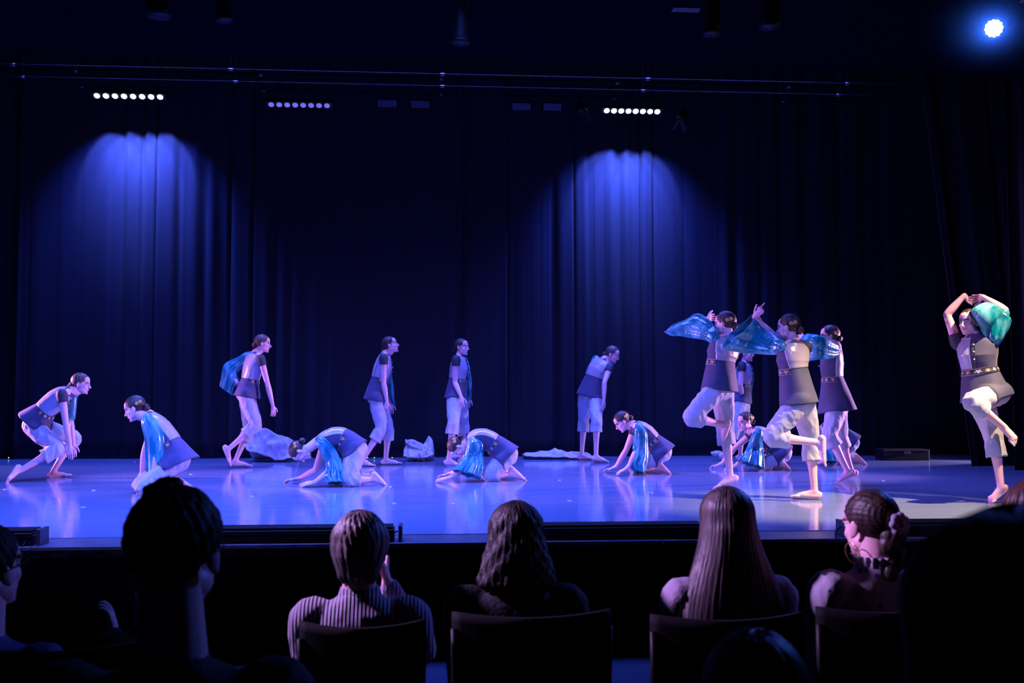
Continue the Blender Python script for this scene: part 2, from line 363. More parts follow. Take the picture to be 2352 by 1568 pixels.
def torso_rings(cen, lat, prof, m=72, hem=None, fold=.03, kf=9, seed=0, twist=None, e=2.35):
    """cen: spine points from neck to hem; prof: (t, a, bfront, bback) -> rings, index 0 = neck. angle 0 = front, quarter = person's left"""
    c = catmull(cen, 12); L = np.r_[0, np.cumsum(np.linalg.norm(np.diff(c, axis=0), axis=1))]; L /= L[-1]
    pt = np.array([p[0] for p in prof]); n = 44; ts = np.unique(np.r_[np.linspace(0, 1, n), pt]); r = np.random.default_rng(seed)
    ph = r.uniform(0, 6, 4); rings = []; th = np.linspace(0, 2*PI, m, endpoint=False)
    C = np.column_stack([np.interp(ts, L, c[:, i]) for i in range(3)]); T = -np.gradient(C, axis=0); T = np.array([nrm(t) for t in T])
    T = np.array([nrm(T[max(0, i-2):i+3].mean(0)) for i in range(len(T))])
    for i, t in enumerate(ts):
        la = lat if twist is None else nrm(lat*(1-t)+twist*t)
        l, f, u = frame(T[i], la); a, bf, bb = (np.interp(t, pt, [p[k] for p in prof]) for k in (1, 2, 3))
        ct, st = sup(th, e); b = np.where(ct > 0, bf, bb); k = sstep(.45, 1.0, t)*fold
        mod = 1+k*np.sin(kf*th+ph[0]+2*t)+.6*k*np.sin((kf*2-3)*th+ph[1])+.006*np.sin(5*th+18*t+ph[2])
        rings.append(C[i]+(np.outer(st*a, l)+np.outer(ct*b, f))*mod[:, None])
    return ts, np.array(rings)
def patch(rings, ts, t0, t1, a0, a1, off=.004, uv=False, closed=False, flip=False):
    """a panel of cloth lying on the tunic between t0..t1 and angles a0..a1 (deg), pushed out by off, with its own thickness"""
    m = rings.shape[1]; cen = rings.mean(1, keepdims=True)
    tt = np.linspace(t0, t1, max(3, int(abs(t1-t0)*60))); aa = np.linspace(a0, a1, max(4, int(abs(a1-a0)/5)))
    n2, m2 = len(tt), len(aa); out = np.zeros((n2, m2, 3)); ctr = np.zeros((n2, 3))
    for i, t in enumerate(tt):
        k = np.interp(t, ts, np.arange(len(ts))); k0 = int(min(k, len(ts)-2)); w_ = k-k0; R = rings[k0]*(1-w_)+rings[k0+1]*w_
        ctr[i] = R.mean(0)
        for j, a in enumerate(aa):
            u = (a % 360)/360*m; u0 = int(u) % m; q = u-int(u); out[i, j] = R[u0]*(1-q)+R[(u0+1) % m]*q
    d = out-ctr[:, None, :]; d /= np.linalg.norm(d, axis=2, keepdims=True); top = out+d*off
    inn = out-d*.006; s = Sh(); v = np.vstack([top.reshape(-1, 3), inn.reshape(-1, 3)]); f = grid_faces(n2, m2, False); o = n2*m2
    f += [tuple(x+o for x in q[::-1]) for q in f]
    def rim(ids): return [(ids[i], ids[i+1], ids[i+1]+o, ids[i]+o) for i in range(len(ids)-1)]
    f += rim([j for j in range(m2)])+rim([(n2-1)*m2+j for j in range(m2)])+rim([i*m2 for i in range(n2)])+rim([i*m2+m2-1 for i in range(n2)])
    s.add(v, f); s.uvs = np.vstack([np.column_stack([np.tile(np.linspace(0, 1, m2), n2), np.repeat(np.linspace(0, 1, n2), m2)])]*2); return s
def put_uv(o, uvs):
    me = o.data; l = me.uv_layers.new(name='UVMap'); vi = np.empty(len(me.loops), int); me.loops.foreach_get('vertex_index', vi)
    l.data.foreach_set('uv', uvs[vi].astype(np.float32).ravel())
def add_head(root, body, H, hf, hl, hu, kind, hairmat, clip=True, bun=True, scale=1.0, eyes=True, curly=0, earring=False):
    R = np.column_stack([hl, -hf, hu])*scale; v, f, mi = HEAD; k = body['fin']
    base = k.n; k.v.append(v@R.T+H); k.f += [tuple(i+base for i in q) for q in f]; k.mi += mi; k.n += len(v)
    T = lambda p: np.asarray(p)@R.T+H
    q = HCAP[kind]; s = Sh(); loft(s, q@R.T+H)
    hair = obj('hair', s, hairmat, root)
    if kind == 'bun' and bun:
        s = Sh(); n, m = 20, 32; rings = []; th = np.linspace(0, 2*PI, m, endpoint=False)
        for a in np.linspace(-PI/2+.1, PI/2-.1, n):
            r = 1+.10*np.sin(3*th+6*a)+.05*np.sin(11*th+3*a)
            p = np.column_stack([np.cos(a)*np.cos(th)*.040*r, np.full(m, math.sin(a)*.028)+.006*np.sin(2*th), np.cos(a)*np.sin(th)*.034*r])
            rings.append(T(p+np.array([0, .112, -.030])))
        loft(s, rings); obj('bun', s, hairmat, hair)
    if clip:
        s = Sh(); base = np.array([.071, .060, .030]); nn = nrm([.9, .4, .25]); a = nrm(np.cross(nn, [0, 0, 1])); b = np.cross(nn, a)
        for c_, off in ((.0, 0), (.032, 1)):
            cc = base+a*c_*-1+b*(-.006*off)
            for i in range(5):
                g = i*2*PI/5; e_ = cc+(a*math.cos(g)+b*math.sin(g))*.0125
                ell(s, T(e_+nn*.004), (.0085*scale,)*3, m=8, n=4)
            ell(s, T(cc+nn*.011), .006*scale, m=8, n=4)
        obj('hair_clip', s, M['gold'], hair, label='gold blossom hair clip')
    if earring:
        s = Sh(); ell(s, T((.083, .004, -.046)), .006, m=8, n=5); obj('earring', s, M['pearl'], root)
    if eyes:
        for x in (-1, 1):
            s = Sh(); ell(s, T((x*.0305, -.0685, .000)), .0120*scale, m=14, n=9, mi=0); ell(s, T((x*.0305, -.0770, .000)), .0055*scale, m=10, n=6, mi=1)
            obj('eye', s, [M['eye'], M['iris']], root)
def drape(root, name, secs, Z, matl, deps=None, shoulder=None, thick=.05, m=28, folds=7, amp=.10, dz=None, parent=None, open_=True, seed=3):
    """bell sleeve or cloth tube through cross sections given by their two edge points and distance Z"""
    pr = []
    for i, s_ in enumerate(secs):
        z = Z if not dz else Z+dz[i] if i < len(dz) else Z
        if deps: z = float(np.interp(i/(len(secs)-1), np.linspace(0, 1, len(deps)), deps))+(dz[i] if dz else 0)
        pr.append(np.r_[P(s_[0], s_[1], z), P(s_[2], s_[3], z), s_[4] if len(s_) > 4 else max(.052, thick*min(1, .7+.15*i))])
    if shoulder is not None:
        S0, rs = shoulder; c1 = (pr[1][:3]+pr[1][3:6])/2; ax = nrm(c1-S0); h = pr[1][3:6]-pr[1][:3]; h = nrm(h-ax*(h@ax))
        pr[0] = np.r_[S0+ax*.02-h*rs, S0+ax*.02+h*rs, rs]; S1 = S0-ax*rs*.75; pr.insert(0, np.r_[S1-h*rs*.45, S1+h*rs*.45, rs*.45]); pr[2][6] = max(pr[2][6], .06)
    q = catmull(pr, 6); r = np.random.default_rng(seed); ph = r.uniform(0, 6, 4); th = np.linspace(0, 2*PI, m*2, endpoint=False); rings = []
    cen = (q[:, :3]+q[:, 3:6])/2; n = len(q)
    for i in range(n):
        A, B = q[i, :3], q[i, 3:6]; h = (B-A)/2; hl = np.linalg.norm(h)+1e-9; ax = nrm(cen[min(i+1, n-1)]-cen[max(i-1, 0)])
        dn = np.cross(ax, h/hl); dn = nrm(dn if np.linalg.norm(dn) > .2 else FW); t = i/(n-1); k = amp*(.25+.75*t)
        rad = 1+k*np.sin(folds*th+ph[0]+1.5*t)+.5*k*np.sin((2*folds+1)*th+ph[1]-2*t)
        rings.append(cen[i]+np.outer(np.cos(th)*(1+.4*(rad-1)), h)+np.outer(np.sin(th)*q[i, 6]*(rad+1.2*(rad-1)), dn))
    s = Sh(); loft(s, rings, cap1=not open_); return obj(name, s, matl, root, solid=.004)
def chain(par, specs, Ls):
    out = [par]
    for sp, L in zip(specs, Ls): out.append(joint(out[-1], sp[0], sp[1], sp[2] if len(sp) > 2 else 1, L, sp[3] if len(sp) > 3 else None))
    return out[1:]
REPORT = []
def dancer(label, Z, yaw, spine, pelvis, head, armL, armR, legL, legR, sleeve=None, s=1.0, hem=(.205, .17), pyaw=None, hair='hair',
           thL=None, thR=None, curl=(.35, .35), sl_dz=None, sl_thick=.055, folds=7, hz=None, clip=True, glasses=False, front=False, hemroll=None, point=False, bend=None, seed=0, sl_th2=None):
    f0, lat = facing(yaw); pf, plat = facing(pyaw if pyaw is not None else yaw); hz = hz or [0]*len(spine)
    sp = [P(p[0], p[1], Z+(p[2] if len(p) > 2 else 0)) for p in spine]; Np = sp[0]; Pe = P(pelvis[0], pelvis[1], Z+(pelvis[2] if len(pelvis) > 2 else 0))
    base = Pe.copy(); base[2] = ST
    root = empty('person', base, label, 'person')
    u0 = nrm(sp[0]-sp[1]); l, fr, u = frame(u0, lat)
    sh = {1: Np+l*.155*s-u*.045*s, -1: Np-l*.155*s-u*.045*s}
    hx, hy, hyaw, hpitch = head[:4]; hroll = head[4] if len(head) > 4 else 0
    H = joint(Np, hx, hy, 0, .20*s) if len(head) < 6 else P(hx, hy, Z+head[5])
    hf, hl = facing(hyaw); a = math.radians(hpitch); hu = UPV*math.cos(a)+hf*math.sin(a); hf = hf*math.cos(a)-UPV*math.sin(a)
    if hroll: a = math.radians(hroll); hu, hl = hu*math.cos(a)+hl*math.sin(a), hl*math.cos(a)-hu*math.sin(a)
    body = {'palm': Sh(), 'fin': Sh(), 'fs': 1}; B = body['palm']
    Ls = np.array([.285, .245, .17])*s; Lg = np.array([.415, .405, .20])*s
    arms = {}; legs = {}
    for sd, spec in ((1, armL), (-1, armR)):
        E, W, Tp = chain(sh[sd], spec, Ls); arms[sd] = (sh[sd], E, W, Tp)
        REPORT.append((label[:28], 'arm', sd, round(float(np.linalg.norm(E-sh[sd]))/s, 2), round(float(np.linalg.norm(W-E))/s, 2)))
        tube(B, [sh[sd]+l*sd*-.03, sh[sd]*.8+E*.2, (sh[sd]+E)/2, E], np.array([.050, .047, .042, .034])*s, m=14)
        tube(B, [E, E*.7+W*.3, W*.85+E*.15, W], np.array([.034, .037, .026, .023])*s, m=14)
        tube(B, [W*.9+E*.1, W+nrm(Tp-W)*.03*s], np.array([.023, .024])*s, m=12)
        th = (thL if sd == 1 else thR); th = fr if th is None else np.asarray(th, float)
        hand(body, W, Tp, th, sd, curl[0] if sd == 1 else curl[1], size=s*.98, point=(point and sd == 1))
    pl, pfr, pu = frame(nrm(sp[-2]-Pe)*.5+UPV*.5, plat)
    for sd, spec in ((1, legL), (-1, legR)):
        hj = Pe+plat*sd*.085*s; K, A, T = chain(hj, spec, Lg); legs[sd] = (hj, K, A, T); body['fs'] = sd
        REPORT.append((label[:28], 'leg', sd, round(float(np.linalg.norm(K-hj))/s, 2), round(float(np.linalg.norm(A-K))/s, 2)))
        tube(B, [hj, hj*.5+K*.5, K], np.array([.082, .074, .052])*s, m=14)
        sn = nrm(A-K); cb = (hj-K)-sn*((hj-K)@sn)
        if np.linalg.norm(cb) < .10: cb = -(pf-sn*(pf@sn))
        cb = nrm(cb)
        tube(B, [K, K*.72+A*.28, K*.35+A*.65, A], np.array([.050, .050, .037, .031])*s, m=14)
        tube(B, [K*.85+A*.15+cb*.006, K*.68+A*.32+cb*.016, K*.45+A*.55+cb*.004], np.array([.030, .040, .026])*s, m=12)
        foot(body, A, T, plat, s)
    # trunk and neck (under the clothes)
    mid = (sp[1]+sp[2])/2
    for (c, a_, b_) in ((sp[0]-u*.06*s, .125, .075), (sp[1], .135, .095), (sp[2], .118, .085)):
        R = np.column_stack([l, fr, u]); ell(B, c, (a_*s, b_*s, .10*s), R)
    ell(B, (sp[2]+Pe)/2, (.12*s, .09*s, .12*s), np.column_stack([pl, pfr, pu])); ell(B, Pe, (.15*s, .105*s, .095*s), np.column_stack([pl, pfr, pu]))
    tube(B, [Np-u*.05*s, Np+u*.02*s, H-hu*.085*s-hf*.025*s, H-hu*.03*s-hf*.02*s], np.array([.075, .056, .050, .048])*s, m=16)
    v, f = remesh(B, .0085, 3); body['fin'].add(v, f)
    kind = head[6] if len(head) > 6 else 'bun'
    add_head(root, body, H, hf, hl, hu, 'bun', M[hair], clip=clip, scale=.985*s, earring=clip)
    obj('body', body['fin'], [M['skin'], M['lips'], M['brow']], root)
    # trousers
    q = Sh(); hem_t = bend or .40
    R = np.column_stack([pl, pfr, pu]); ell(q, Pe, (.165*s, .125*s, .11*s), R, m=24, n=14)
    for sd in (1, -1):
        hj, K, A, T = legs[sd]; Hm = K*(1-hem_t)+A*hem_t; sn = nrm(A-K)
        tube(q, [hj+pu*.02, hj*.62+K*.38, K, K*.5+Hm*.5], np.array([.106, .100, .078, .080])*s, m=24, k=7)
        r0 = .088*s; ss = nrm(np.cross(sn, plat)); tt = np.cross(sn, ss); th = np.linspace(0, 2*PI, 32, endpoint=False); rg = []
        for (x, r_) in ((-.12, .03), (-.08, .062), (.1, .080), (.4, .083), (.8, .085), (1.0, .088), (1.0, .075), (.75, .070), (.6, .03)):
            rg.append(K+(Hm-K)*x+r_*s*(np.outer(np.cos(th), ss)+np.outer(np.sin(th), tt)))
        loft(q, rg)
    v, f = remesh(q, .0085, 3); N = normals(v, f)
    kax = {sd: nrm(legs[sd][2]-legs[sd][0]) for sd in (1, -1)}
    v = fabric(v, N, .0075*s, kax[1]+kax[-1]+np.array([.2, .1, .3]), 11, seed)
    q = Sh(); q.add(v, f); obj('trousers', q, M['pants'], root)
    # tunic
    ha, hb = hem; cen = [Np+u*.025*s]+sp[0:]; tl = np.linalg.norm(np.diff(np.array(cen), axis=0), axis=1).sum(); g = lambda x: min(.98, x*s/tl)
    ct = np.cumsum(np.r_[0, np.linalg.norm(np.diff(np.array(cen), axis=0), axis=1)])/tl; wt = ct[-2]
    prof = [(0, .062, .056, .052), (g(.02), .078, .064, .060), (g(.045), .118, .076, .072), (g(.07), .155, .086, .084), (g(.11), .168, .100, .098), (g(.19), .160, .128, .112), (wt*.82, .148, .124, .108), (wt, .142, .114, .106), (1, ha, hb, hb)]
    prof = [(t, a_*s, b_*s, c_*s) for t, a_, b_, c_ in prof]
    ts, rg = torso_rings(cen, lat, prof, twist=plat, fold=.018, kf=5, seed=seed)
    for it in range(2):
        for sd in (1, -1):
            hj, K = legs[sd][0], legs[sd][1]; d = K-hj; L2 = d@d
            i0 = int(len(ts)*.45); q = rg[i0:]; w_ = q-hj; t_ = np.clip((w_@d)/L2, 0, 1.0); c_ = hj+t_[..., None]*d; e_ = q-c_; dist = np.linalg.norm(e_, axis=2)
            rr = (.124-.022*t_)*s; m_ = dist < rr; e_ = e_/(dist[..., None]+1e-6); rg[i0:] = np.where(m_[..., None], c_+e_*rr[..., None], q)
        R_ = np.column_stack([pl, pfr, pu]); i0 = int(len(ts)*.45); q = rg[i0:]; w_ = (q-Pe)@R_/(np.array([.175, .138, .12])*s); n_ = np.linalg.norm(w_, axis=2)
        rg[i0:] = np.where((n_ < 1)[..., None], Pe+(q-Pe)/(n_[..., None]+1e-6), q)
    for it in range(2): rg[i0:] = .5*rg[i0:]+.25*np.roll(rg[i0:], 1, 1)+.25*np.roll(rg[i0:], -1, 1)
    cap = rg[-1].mean(0); inner = [cap+(rg[-1]-cap)*.95+nrm(rg[-2].mean(0)-cap)*.004, cap+(rg[-1]-cap)*.86+(rg[-4].mean(0)-cap)*1.0]
    t_ = Sh(); loft(t_, np.concatenate([rg, inner]), cap0=False); tu = obj('tunic', t_, M['tunic'], root)
    bt = wt+.0; b0, b1 = bt-.012, bt+.075
    sa = patch(rg, ts, g(.03), b0+.012, 108, 236, .005); obj('back_panel', sa, M['satin'], root, label='shiny pale satin back panel')
    sb = patch(rg, ts, g(.03), b0+.004, 240, 352, .004); obj('front_panel', sb, M['satin_blue'], root, label='pale blue satin right front panel')
    be = patch(rg, ts, b0+.006, b0+.006+.050*s/tl, -95, 106, .007); bo = obj('ribbon_belt', be, M['belt'], root, label='embroidered ribbon belt'); put_uv(bo, be.uvs)
    pk = patch(rg, ts, g(.06), b0, 354, 362, .008); obj('placket', pk, M['cap'], root)
    for tb in (g(.10), g(.16), g(.23)):
        k = int(np.argmin(abs(ts-tb))); bb = Sh(); d = nrm(rg[k][0]-rg[k].mean(0)); ell(bb, rg[k][0]+d*.009, .008, m=8, n=5); obj('button', bb, M['pearl'], root)
    # sleeves: dark cap on the right arm, teal bell on the left
    S_, E, W, _ = arms[-1]; q = Sh(); d = nrm(E-S_)
    rr = [(-.055, .020), (-.045, .040), (-.02, .056), (.01, .062), (.04, .060), (.07, .056), (.092, .054), (.092, .048), (.05, .045)]; side = nrm(np.cross(d, u)); s2 = np.cross(d, side); th = np.linspace(0, 2*PI, 28, endpoint=False)
    loft(q, [S_-l*-.0+d*x*s+r_*s*(np.outer(np.cos(th), side)+np.outer(np.sin(th), s2)) for x, r_ in rr]); obj('cap_sleeve', q, M['cap'], root)
    S_, E, W, _ = arms[1]
    q = Sh(); tube(q, [S_-l*.035*s, S_, S_*.5+E*.5, S_*.12+E*.88], np.array([.046, .052, .051, .050])*s, m=20)
    dp = [float((p-C0)@FW) for p in (S_, (S_+E)/2, E, (E+W)/2, W*.8+E*.2)]
    if sleeve: so = drape(root, 'bell_sleeve', sleeve, Z, M['teal'], deps=dp, shoulder=(S_, .066*s), thick=sl_thick, dz=sl_dz, folds=folds, seed=seed+1, amp=.13)
    else:
        pts = catmull([S_, S_*.5+E*.5, E, E*.4+W*.6, W*.95+E*.05], 6); n = len(pts); rg2 = []
        for i, p in enumerate(pts):
            t = i/(n-1); ax = nrm(pts[min(i+1, n-1)]-pts[max(i-1, 0)]); a_ = nrm(np.cross(ax, l)); b_ = np.cross(ax, a_); r_ = (.060+.045*t*t)*s
            md = 1+.10*t*np.sin(6*th+1+seed); rg2.append(p-UPV*.03*t*t+(r_*md)[:, None]*(np.outer(np.cos(th), a_)+np.outer(np.sin(th), b_)))
        q2 = Sh(); loft(q2, rg2, cap1=False); so = obj('bell_sleeve', q2, M['teal'], root, solid=.004)
    obj('sleeve_cap', q, M['teal'], so)
    if glasses:
        q = Sh(); Rm = np.column_stack([hl, -hf, hu])
        for x in (-1, 1):
            c = np.array([x*.031, -.092, .002]); th2 = np.linspace(0, 2*PI, 20, endpoint=False)
            tube(q, [(c+np.array([.021*math.cos(a), 0, .017*math.sin(a)]))@Rm.T+H for a in np.linspace(0, 2*PI, 16)], [.0018]*16, m=6, k=2)
            tube(q, [np.array([x*.052, -.090, .006])@Rm.T+H, np.array([x*.075, -.03, .006])@Rm.T+H, np.array([x*.079, .012, .004])@Rm.T+H], [.0018]*3, m=6, k=3)
        tube(q, [np.array([-.010, -.094, .004])@Rm.T+H, np.array([.010, -.094, .004])@Rm.T+H], [.0016]*2, m=6, k=2)
        obj('glasses', q, M['black_metal'], root)
    return root
# ------------------------------------------------------------------ dancers (pixel joints of the photograph, each at its own distance)
D = dancer
def all_dancers():
    D('dancer lunging low at the left end of the stage, facing right', 11.7, 90,
      [(163, 899), (138, 912), (105, 939), (77, 970)], (80, 980), (187, 881, 92, 8),
      [(162, 966, 1), (168, 1020, 1), (170, 1060, 1)], [(151, 970, -1), (161, 1024, -1), (158, 1067, -1)],
      [(170, 1004, 1), (121, 1084, 1), (160, 1096, 0, .015)], [(133, 1030, -1), (47, 1080, -1), (12, 1103, -1, .015)],
      sleeve=[(150, 905, 163, 900), (151, 930, 165, 930), (154, 955, 166, 955), (157, 985, 166, 985)], hem=(.205, .185), hair='hair_fair', seed=1)
    D('dancer kneeling upright at left with teal sleeve and both hands touching the floor', 10.1, 272,
      [(342, 955), (362, 982), (390, 1017), (414, 1068)], (408, 1058), (309, 938, 268, 22),
      [(355, 1040, -1), (351, 1098, -1), (318, 1133, -1, .03)], [(333, 1034, 1), (326, 1090, 1), (297, 1123, 1, .03)],
      [(330, 1108, -.35, .07), (413, 1121, .5, .06), (459, 1123, 0, .015)], [(322, 1100, .4, .07), (408, 1110, .5, .06), (452, 1114, 0, .015)],
      sleeve=[(335, 968, 366, 964), (332, 1003, 375, 995), (334, 1044, 377, 1044), (336, 1086, 378, 1081), (340, 1110, 376, 1108), (346, 1122, 366, 1120)],
      hem=(.22, .19), thL=(0, 1, .2), thR=(0, -1, .2), curl=(.35, .3), seed=2)
    D('dancer striding right, hand on hip in a teal sleeve, near the large white cloth', 13.5, 128,
      [(588, 812), (581, 838), (574, 870), (567, 911)], (565, 905), (604, 789, 100, 6),
      [(524, 853, 1), (545, 879, -.6), (552, 893, 1)], [(614, 880, -1), (627, 933, -1), (629, 962, 1)],
      [(573, 985, 1), (541, 1057, 1), (576, 1073, 0, .015)], [(588, 976, -.4), (526, 1030, 1), (529, 1072, 0, .015)], pyaw=95,
      sleeve=[(569, 812, 558, 852), (544, 821, 545, 857), (523, 831, 547, 869), (513, 843, 549, 878), (508, 869, 540, 888), (505, 888, 534, 908)],
      hem=(.20, .17), hair='hair_fair', seed=3)
    D('dancer bowed to the floor on knees and forearms, right of the white cloth heap', 10.96, 272,
      [(733, 1014), (754, 1009), (787, 1006), (819, 1035)], (817, 1034), (690, 1037, 262, 96),
      [(766, 1074, -1), (722, 1104, -1, .045), (684, 1108, 0, .03)], [(725, 1080, 1), (686, 1100, 1, .045), (646, 1109, 0, .025)],
      [(800, 1092, -.25, .07), (858, 1097, .3, .06), (888, 1101, 0, .015)], [(805, 1086, .4, .07), (853, 1086, .3, .06), (884, 1094, 0, .015)],
      sleeve=[(731, 1020, 762, 1008), (739, 1036, 772, 1033), (747, 1056, 782, 1053), (748, 1076, 789, 1076), (740, 1092, 795, 1097), (752, 1110, 796, 1109)],
      hem=(.20, .155), thL=(0, 1, .5), thR=(0, -1, .3), curl=(.25, .2), seed=4, sl_thick=.045)
    D('dancer standing and gazing up to the right, behind the first bowed dancer', 13.9, 88,
      [(885, 814), (880, 838), (872, 868), (862, 920)], (866, 914), (897, 792, 85, -14),
      [(893, 880, 1), (897, 925, 1), (899, 952, 1)], [(881, 878, -1), (889, 923, -1), (883, 953, 1)],
      [(892, 985, 1), (886, 1054, 1), (920, 1068, 0, .015)], [(876, 985, -1), (833, 1056, -1), (846, 1073, 0, .015)],
      sleeve=[(880, 832, 897, 832), (884, 862, 900, 862), (889, 890, 904, 888), (894, 912, 906, 912), (900, 926, 908, 930)], 
      hem=(.20, .165), seed=5, bend=.37)
    D('dancer bowed flat on knees under a wide teal sleeve, at the centre of the stage', 11.57, 272,
      [(1078, 1015), (1100, 1006), (1133, 1017), (1167, 1050)], (1166, 1046), (1052, 1026, 266, 92),
      [(1071, 1073, -1), (1033, 1089, -1, .05), (983, 1103, 0, .02)], [(1062, 1072, 1), (1036, 1092, 1, .045), (1000, 1100, 0, .02)],
      [(1122, 1089, -.25, .07), (1176, 1090, .3, .06), (1209, 1093, 0, .015)], [(1128, 1082, .4, .07), (1172, 1082, .3, .06), (1204, 1087, 0, .015)],
      sleeve=[(1073, 1014, 1104, 1003), (1073, 1027, 1110, 1019), (1066, 1048, 1111, 1043), (1052, 1067, 1110, 1072), (1037, 1079, 1104, 1100)],
      hem=(.20, .165), thL=(0, 1, .3), thR=(0, -1, .3), curl=(.2, .2), seed=6)
    D('dancer standing upright in three-quarter view behind the central bowed dancer', 14.07, 72,
      [(1056, 818), (1055, 842), (1051, 870), (1046, 916)], (1049, 912), (1061, 797, 58, 0),
      [(1076, 879, 1), (1076, 914, 1), (1074, 936, 1)], [(1045, 878, -1), (1059, 911, -1), (1060, 937, -1)],
      [(1065, 970, 1), (1062, 1052, 1), (1078, 1061, 0, .015)], [(1041, 970, -1), (1031, 1055, -1), (1053, 1065, 0, .015)],
      sleeve=[(1066, 834, 1078, 832), (1069, 862, 1082, 862), (1071, 890, 1084, 890), (1071, 914, 1082, 917)], 
      hem=(.185, .15), seed=7, bend=.32)
    D('dancer standing bent forward seen from behind, beside the flat white cloth', 14.8, 135,
      [(1388, 827), (1378, 843), (1366, 866), (1355, 911)], (1356, 915), (1407, 814, 62, 22),
      [(1370, 876, 1), (1366, 912, 1), (1366, 938, 1)], [(1388, 879, -1), (1387, 919, -1), (1384, 951, 1)],
      [(1341, 966, 1), (1336, 1044, 1), (1356, 1055, 0, .015)], [(1370, 966, -1), (1369, 1046, -1), (1395, 1058, 0, .015)],
      hem=(.20, .17), hair='hair_fair', seed=8, bend=.33)
    D('dancer kneeling with both palms on the floor, right of centre', 12.5, 272,
      [(1456, 977), (1473, 988), (1496, 1010), (1523, 1042)], (1520, 1040), (1429, 968, 268, 38),
      [(1461, 1036, -1), (1443, 1074, -1), (1413, 1086, 0, .025)], [(1438, 1034, 1), (1414, 1074, 1), (1381, 1083, 0, .025)],
      [(1452, 1074, -.35, .07), (1514, 1078, .4, .06), (1541, 1083, 0, .015)], [(1458, 1068, .4, .07), (1510, 1070, .4, .06), (1536, 1076, 0, .015)],
      sleeve=[(1460, 980, 1483, 977), (1460, 999, 1487, 998), (1455, 1022, 1488, 1022), (1451, 1049, 1488, 1047), (1442, 1068, 1485, 1069), (1458, 1084, 1479, 1087)],
      hem=(.20, .17), thL=(0, 1, .2), thR=(0, -1, .2), curl=(.2, .2), seed=9, sl_thick=.045)
    D('leftmost of the three leaping dancers, back turned, one knee raised and teal sleeve flung left', 10.2, 203,
      [(1671, 776), (1663, 802), (1657, 829), (1652, 897)], (1653, 893), (1664, 744, 232, 4),
      [(1621, 758, .9), (1627, 730, 1), (1636, 728, 1)], [(1688, 795, 1), (1668, 768, 1), (1650, 757, 1)],
      [(1588, 957, -.5), (1660, 976, 1), (1664, 1020, 0)], [(1666, 992, 1), (1677, 1092, 1), (1644, 1117, 0, .015)], pyaw=235,
      sleeve=[(1662, 772, 1642, 792), (1642, 750, 1627, 783), (1627, 733, 1604, 777), (1604, 721, 1582, 774), (1576, 736, 1562, 770), (1551, 745, 1548, 771), (1538, 756, 1538, 769)],
      s=1.04, hem=(.185, .17), seed=10, thL=(0, 0, 1), sl_thick=.07, folds=4, bend=.30)
    D('dancer standing at the back half hidden between the leaping dancers', 14.6, 60,
      [(1711, 833), (1709, 856), (1706, 882), (1702, 925)], (1702, 922), (1715, 812, 50, 0),
      [(1722, 885, 1), (1714, 924, 1), (1710, 945, 1)], [(1700, 884, -1), (1706, 918, 1), (1702, 941, 1)],
      [(1705, 982, 1), (1700, 1044, 1), (1714, 1054, 0, .015)], [(1690, 982, -1), (1664, 1043, -1), (1678, 1052, 0, .015)],
      sleeve=[(1716, 843, 1727, 843), (1719, 865, 1731, 865), (1719, 890, 1728, 890), (1716, 908, 1724, 910)],
      hem=(.18, .15), seed=11)
    D('dancer kneeling low with head raised, between the leaping dancers', 13.1, 272,
      [(1728, 991), (1742, 996), (1766, 1014), (1797, 1044)], (1796, 1042), (1711, 968, 285, 12),
      [(1716, 1046, -1), (1689, 1070, -1), (1662, 1079, 0, .025)], [(1686, 1030, 1), (1656, 1067, 1), (1622, 1076, 0, .025)],
      [(1752, 1066, -.2, .07), (1793, 1069, .3, .06), (1815, 1074, 0, .015)], [(1756, 1062, .4, .07), (1790, 1063, .3, .06), (1812, 1068, 0, .015)],
      sleeve=[(1722, 990, 1745, 990), (1722, 1010, 1750, 1009), (1714, 1033, 1753, 1030), (1703, 1047, 1754, 1054), (1693, 1058, 1755, 1078)],
      hem=(.20, .165), thL=(0, 1, .2), thR=(0, -1, .2), seed=12, hair='hair')
    D('middle leaping dancer, back turned, index finger pointing up from a wide teal sleeve', 9.3, 205,
      [(1822, 786), (1822, 812), (1823, 846), (1836, 928)], (1841, 922), (1810, 752, 232, 4),
      [(1765, 770, .9), (1733, 728, -.6), (1762, 700, 0)], [(1778, 772, 1), (1748, 742, 1), (1730, 726, 1)],
      [(1772, 1003, -.3), (1878, 1016, 1), (1898, 1066, 0)], [(1862, 1018, 1), (1871, 1126, 1), (1821, 1146, 0, .015)], pyaw=240,
      sleeve=[(1822, 786, 1806, 817), (1790, 774, 1775, 815), (1762, 757, 1739, 813), (1746, 730, 1706, 810), (1736, 722, 1679, 804), (1734, 722, 1659, 796)],
      hem=(.185, .17), seed=13, thL=(-.35, .49, .35), point=True, sl_thick=.075, folds=4, bend=.37)
    D('rightmost of the three leaping dancers, wearing glasses, arm level before her face', 11.2, 246,
      [(1919, 798), (1913, 826), (1913, 866), (1924, 944)], (1922, 938), (1904, 772, 256, 2),
      [(1880, 790, -1), (1847, 775, 1), (1826, 776, 1)], [(1893, 800, 1), (1862, 786, 1), (1842, 778, 1)],
      [(1905, 1000, -.5), (1946, 1080, 1), (1925, 1106, 0, .015)], [(1930, 1004, .5), (1955, 1080, 1), (1934, 1109, 0, .015)],
      sleeve=[(1932, 810, 1917, 829), (1910, 783, 1901, 825), (1882, 769, 1877, 827), (1863, 766, 1856, 830), (1851, 766, 1847, 831)],
      hem=(.20, .205), seed=14, glasses=True, sl_thick=.07, folds=4, thL=(0, 0, 1), bend=.30)
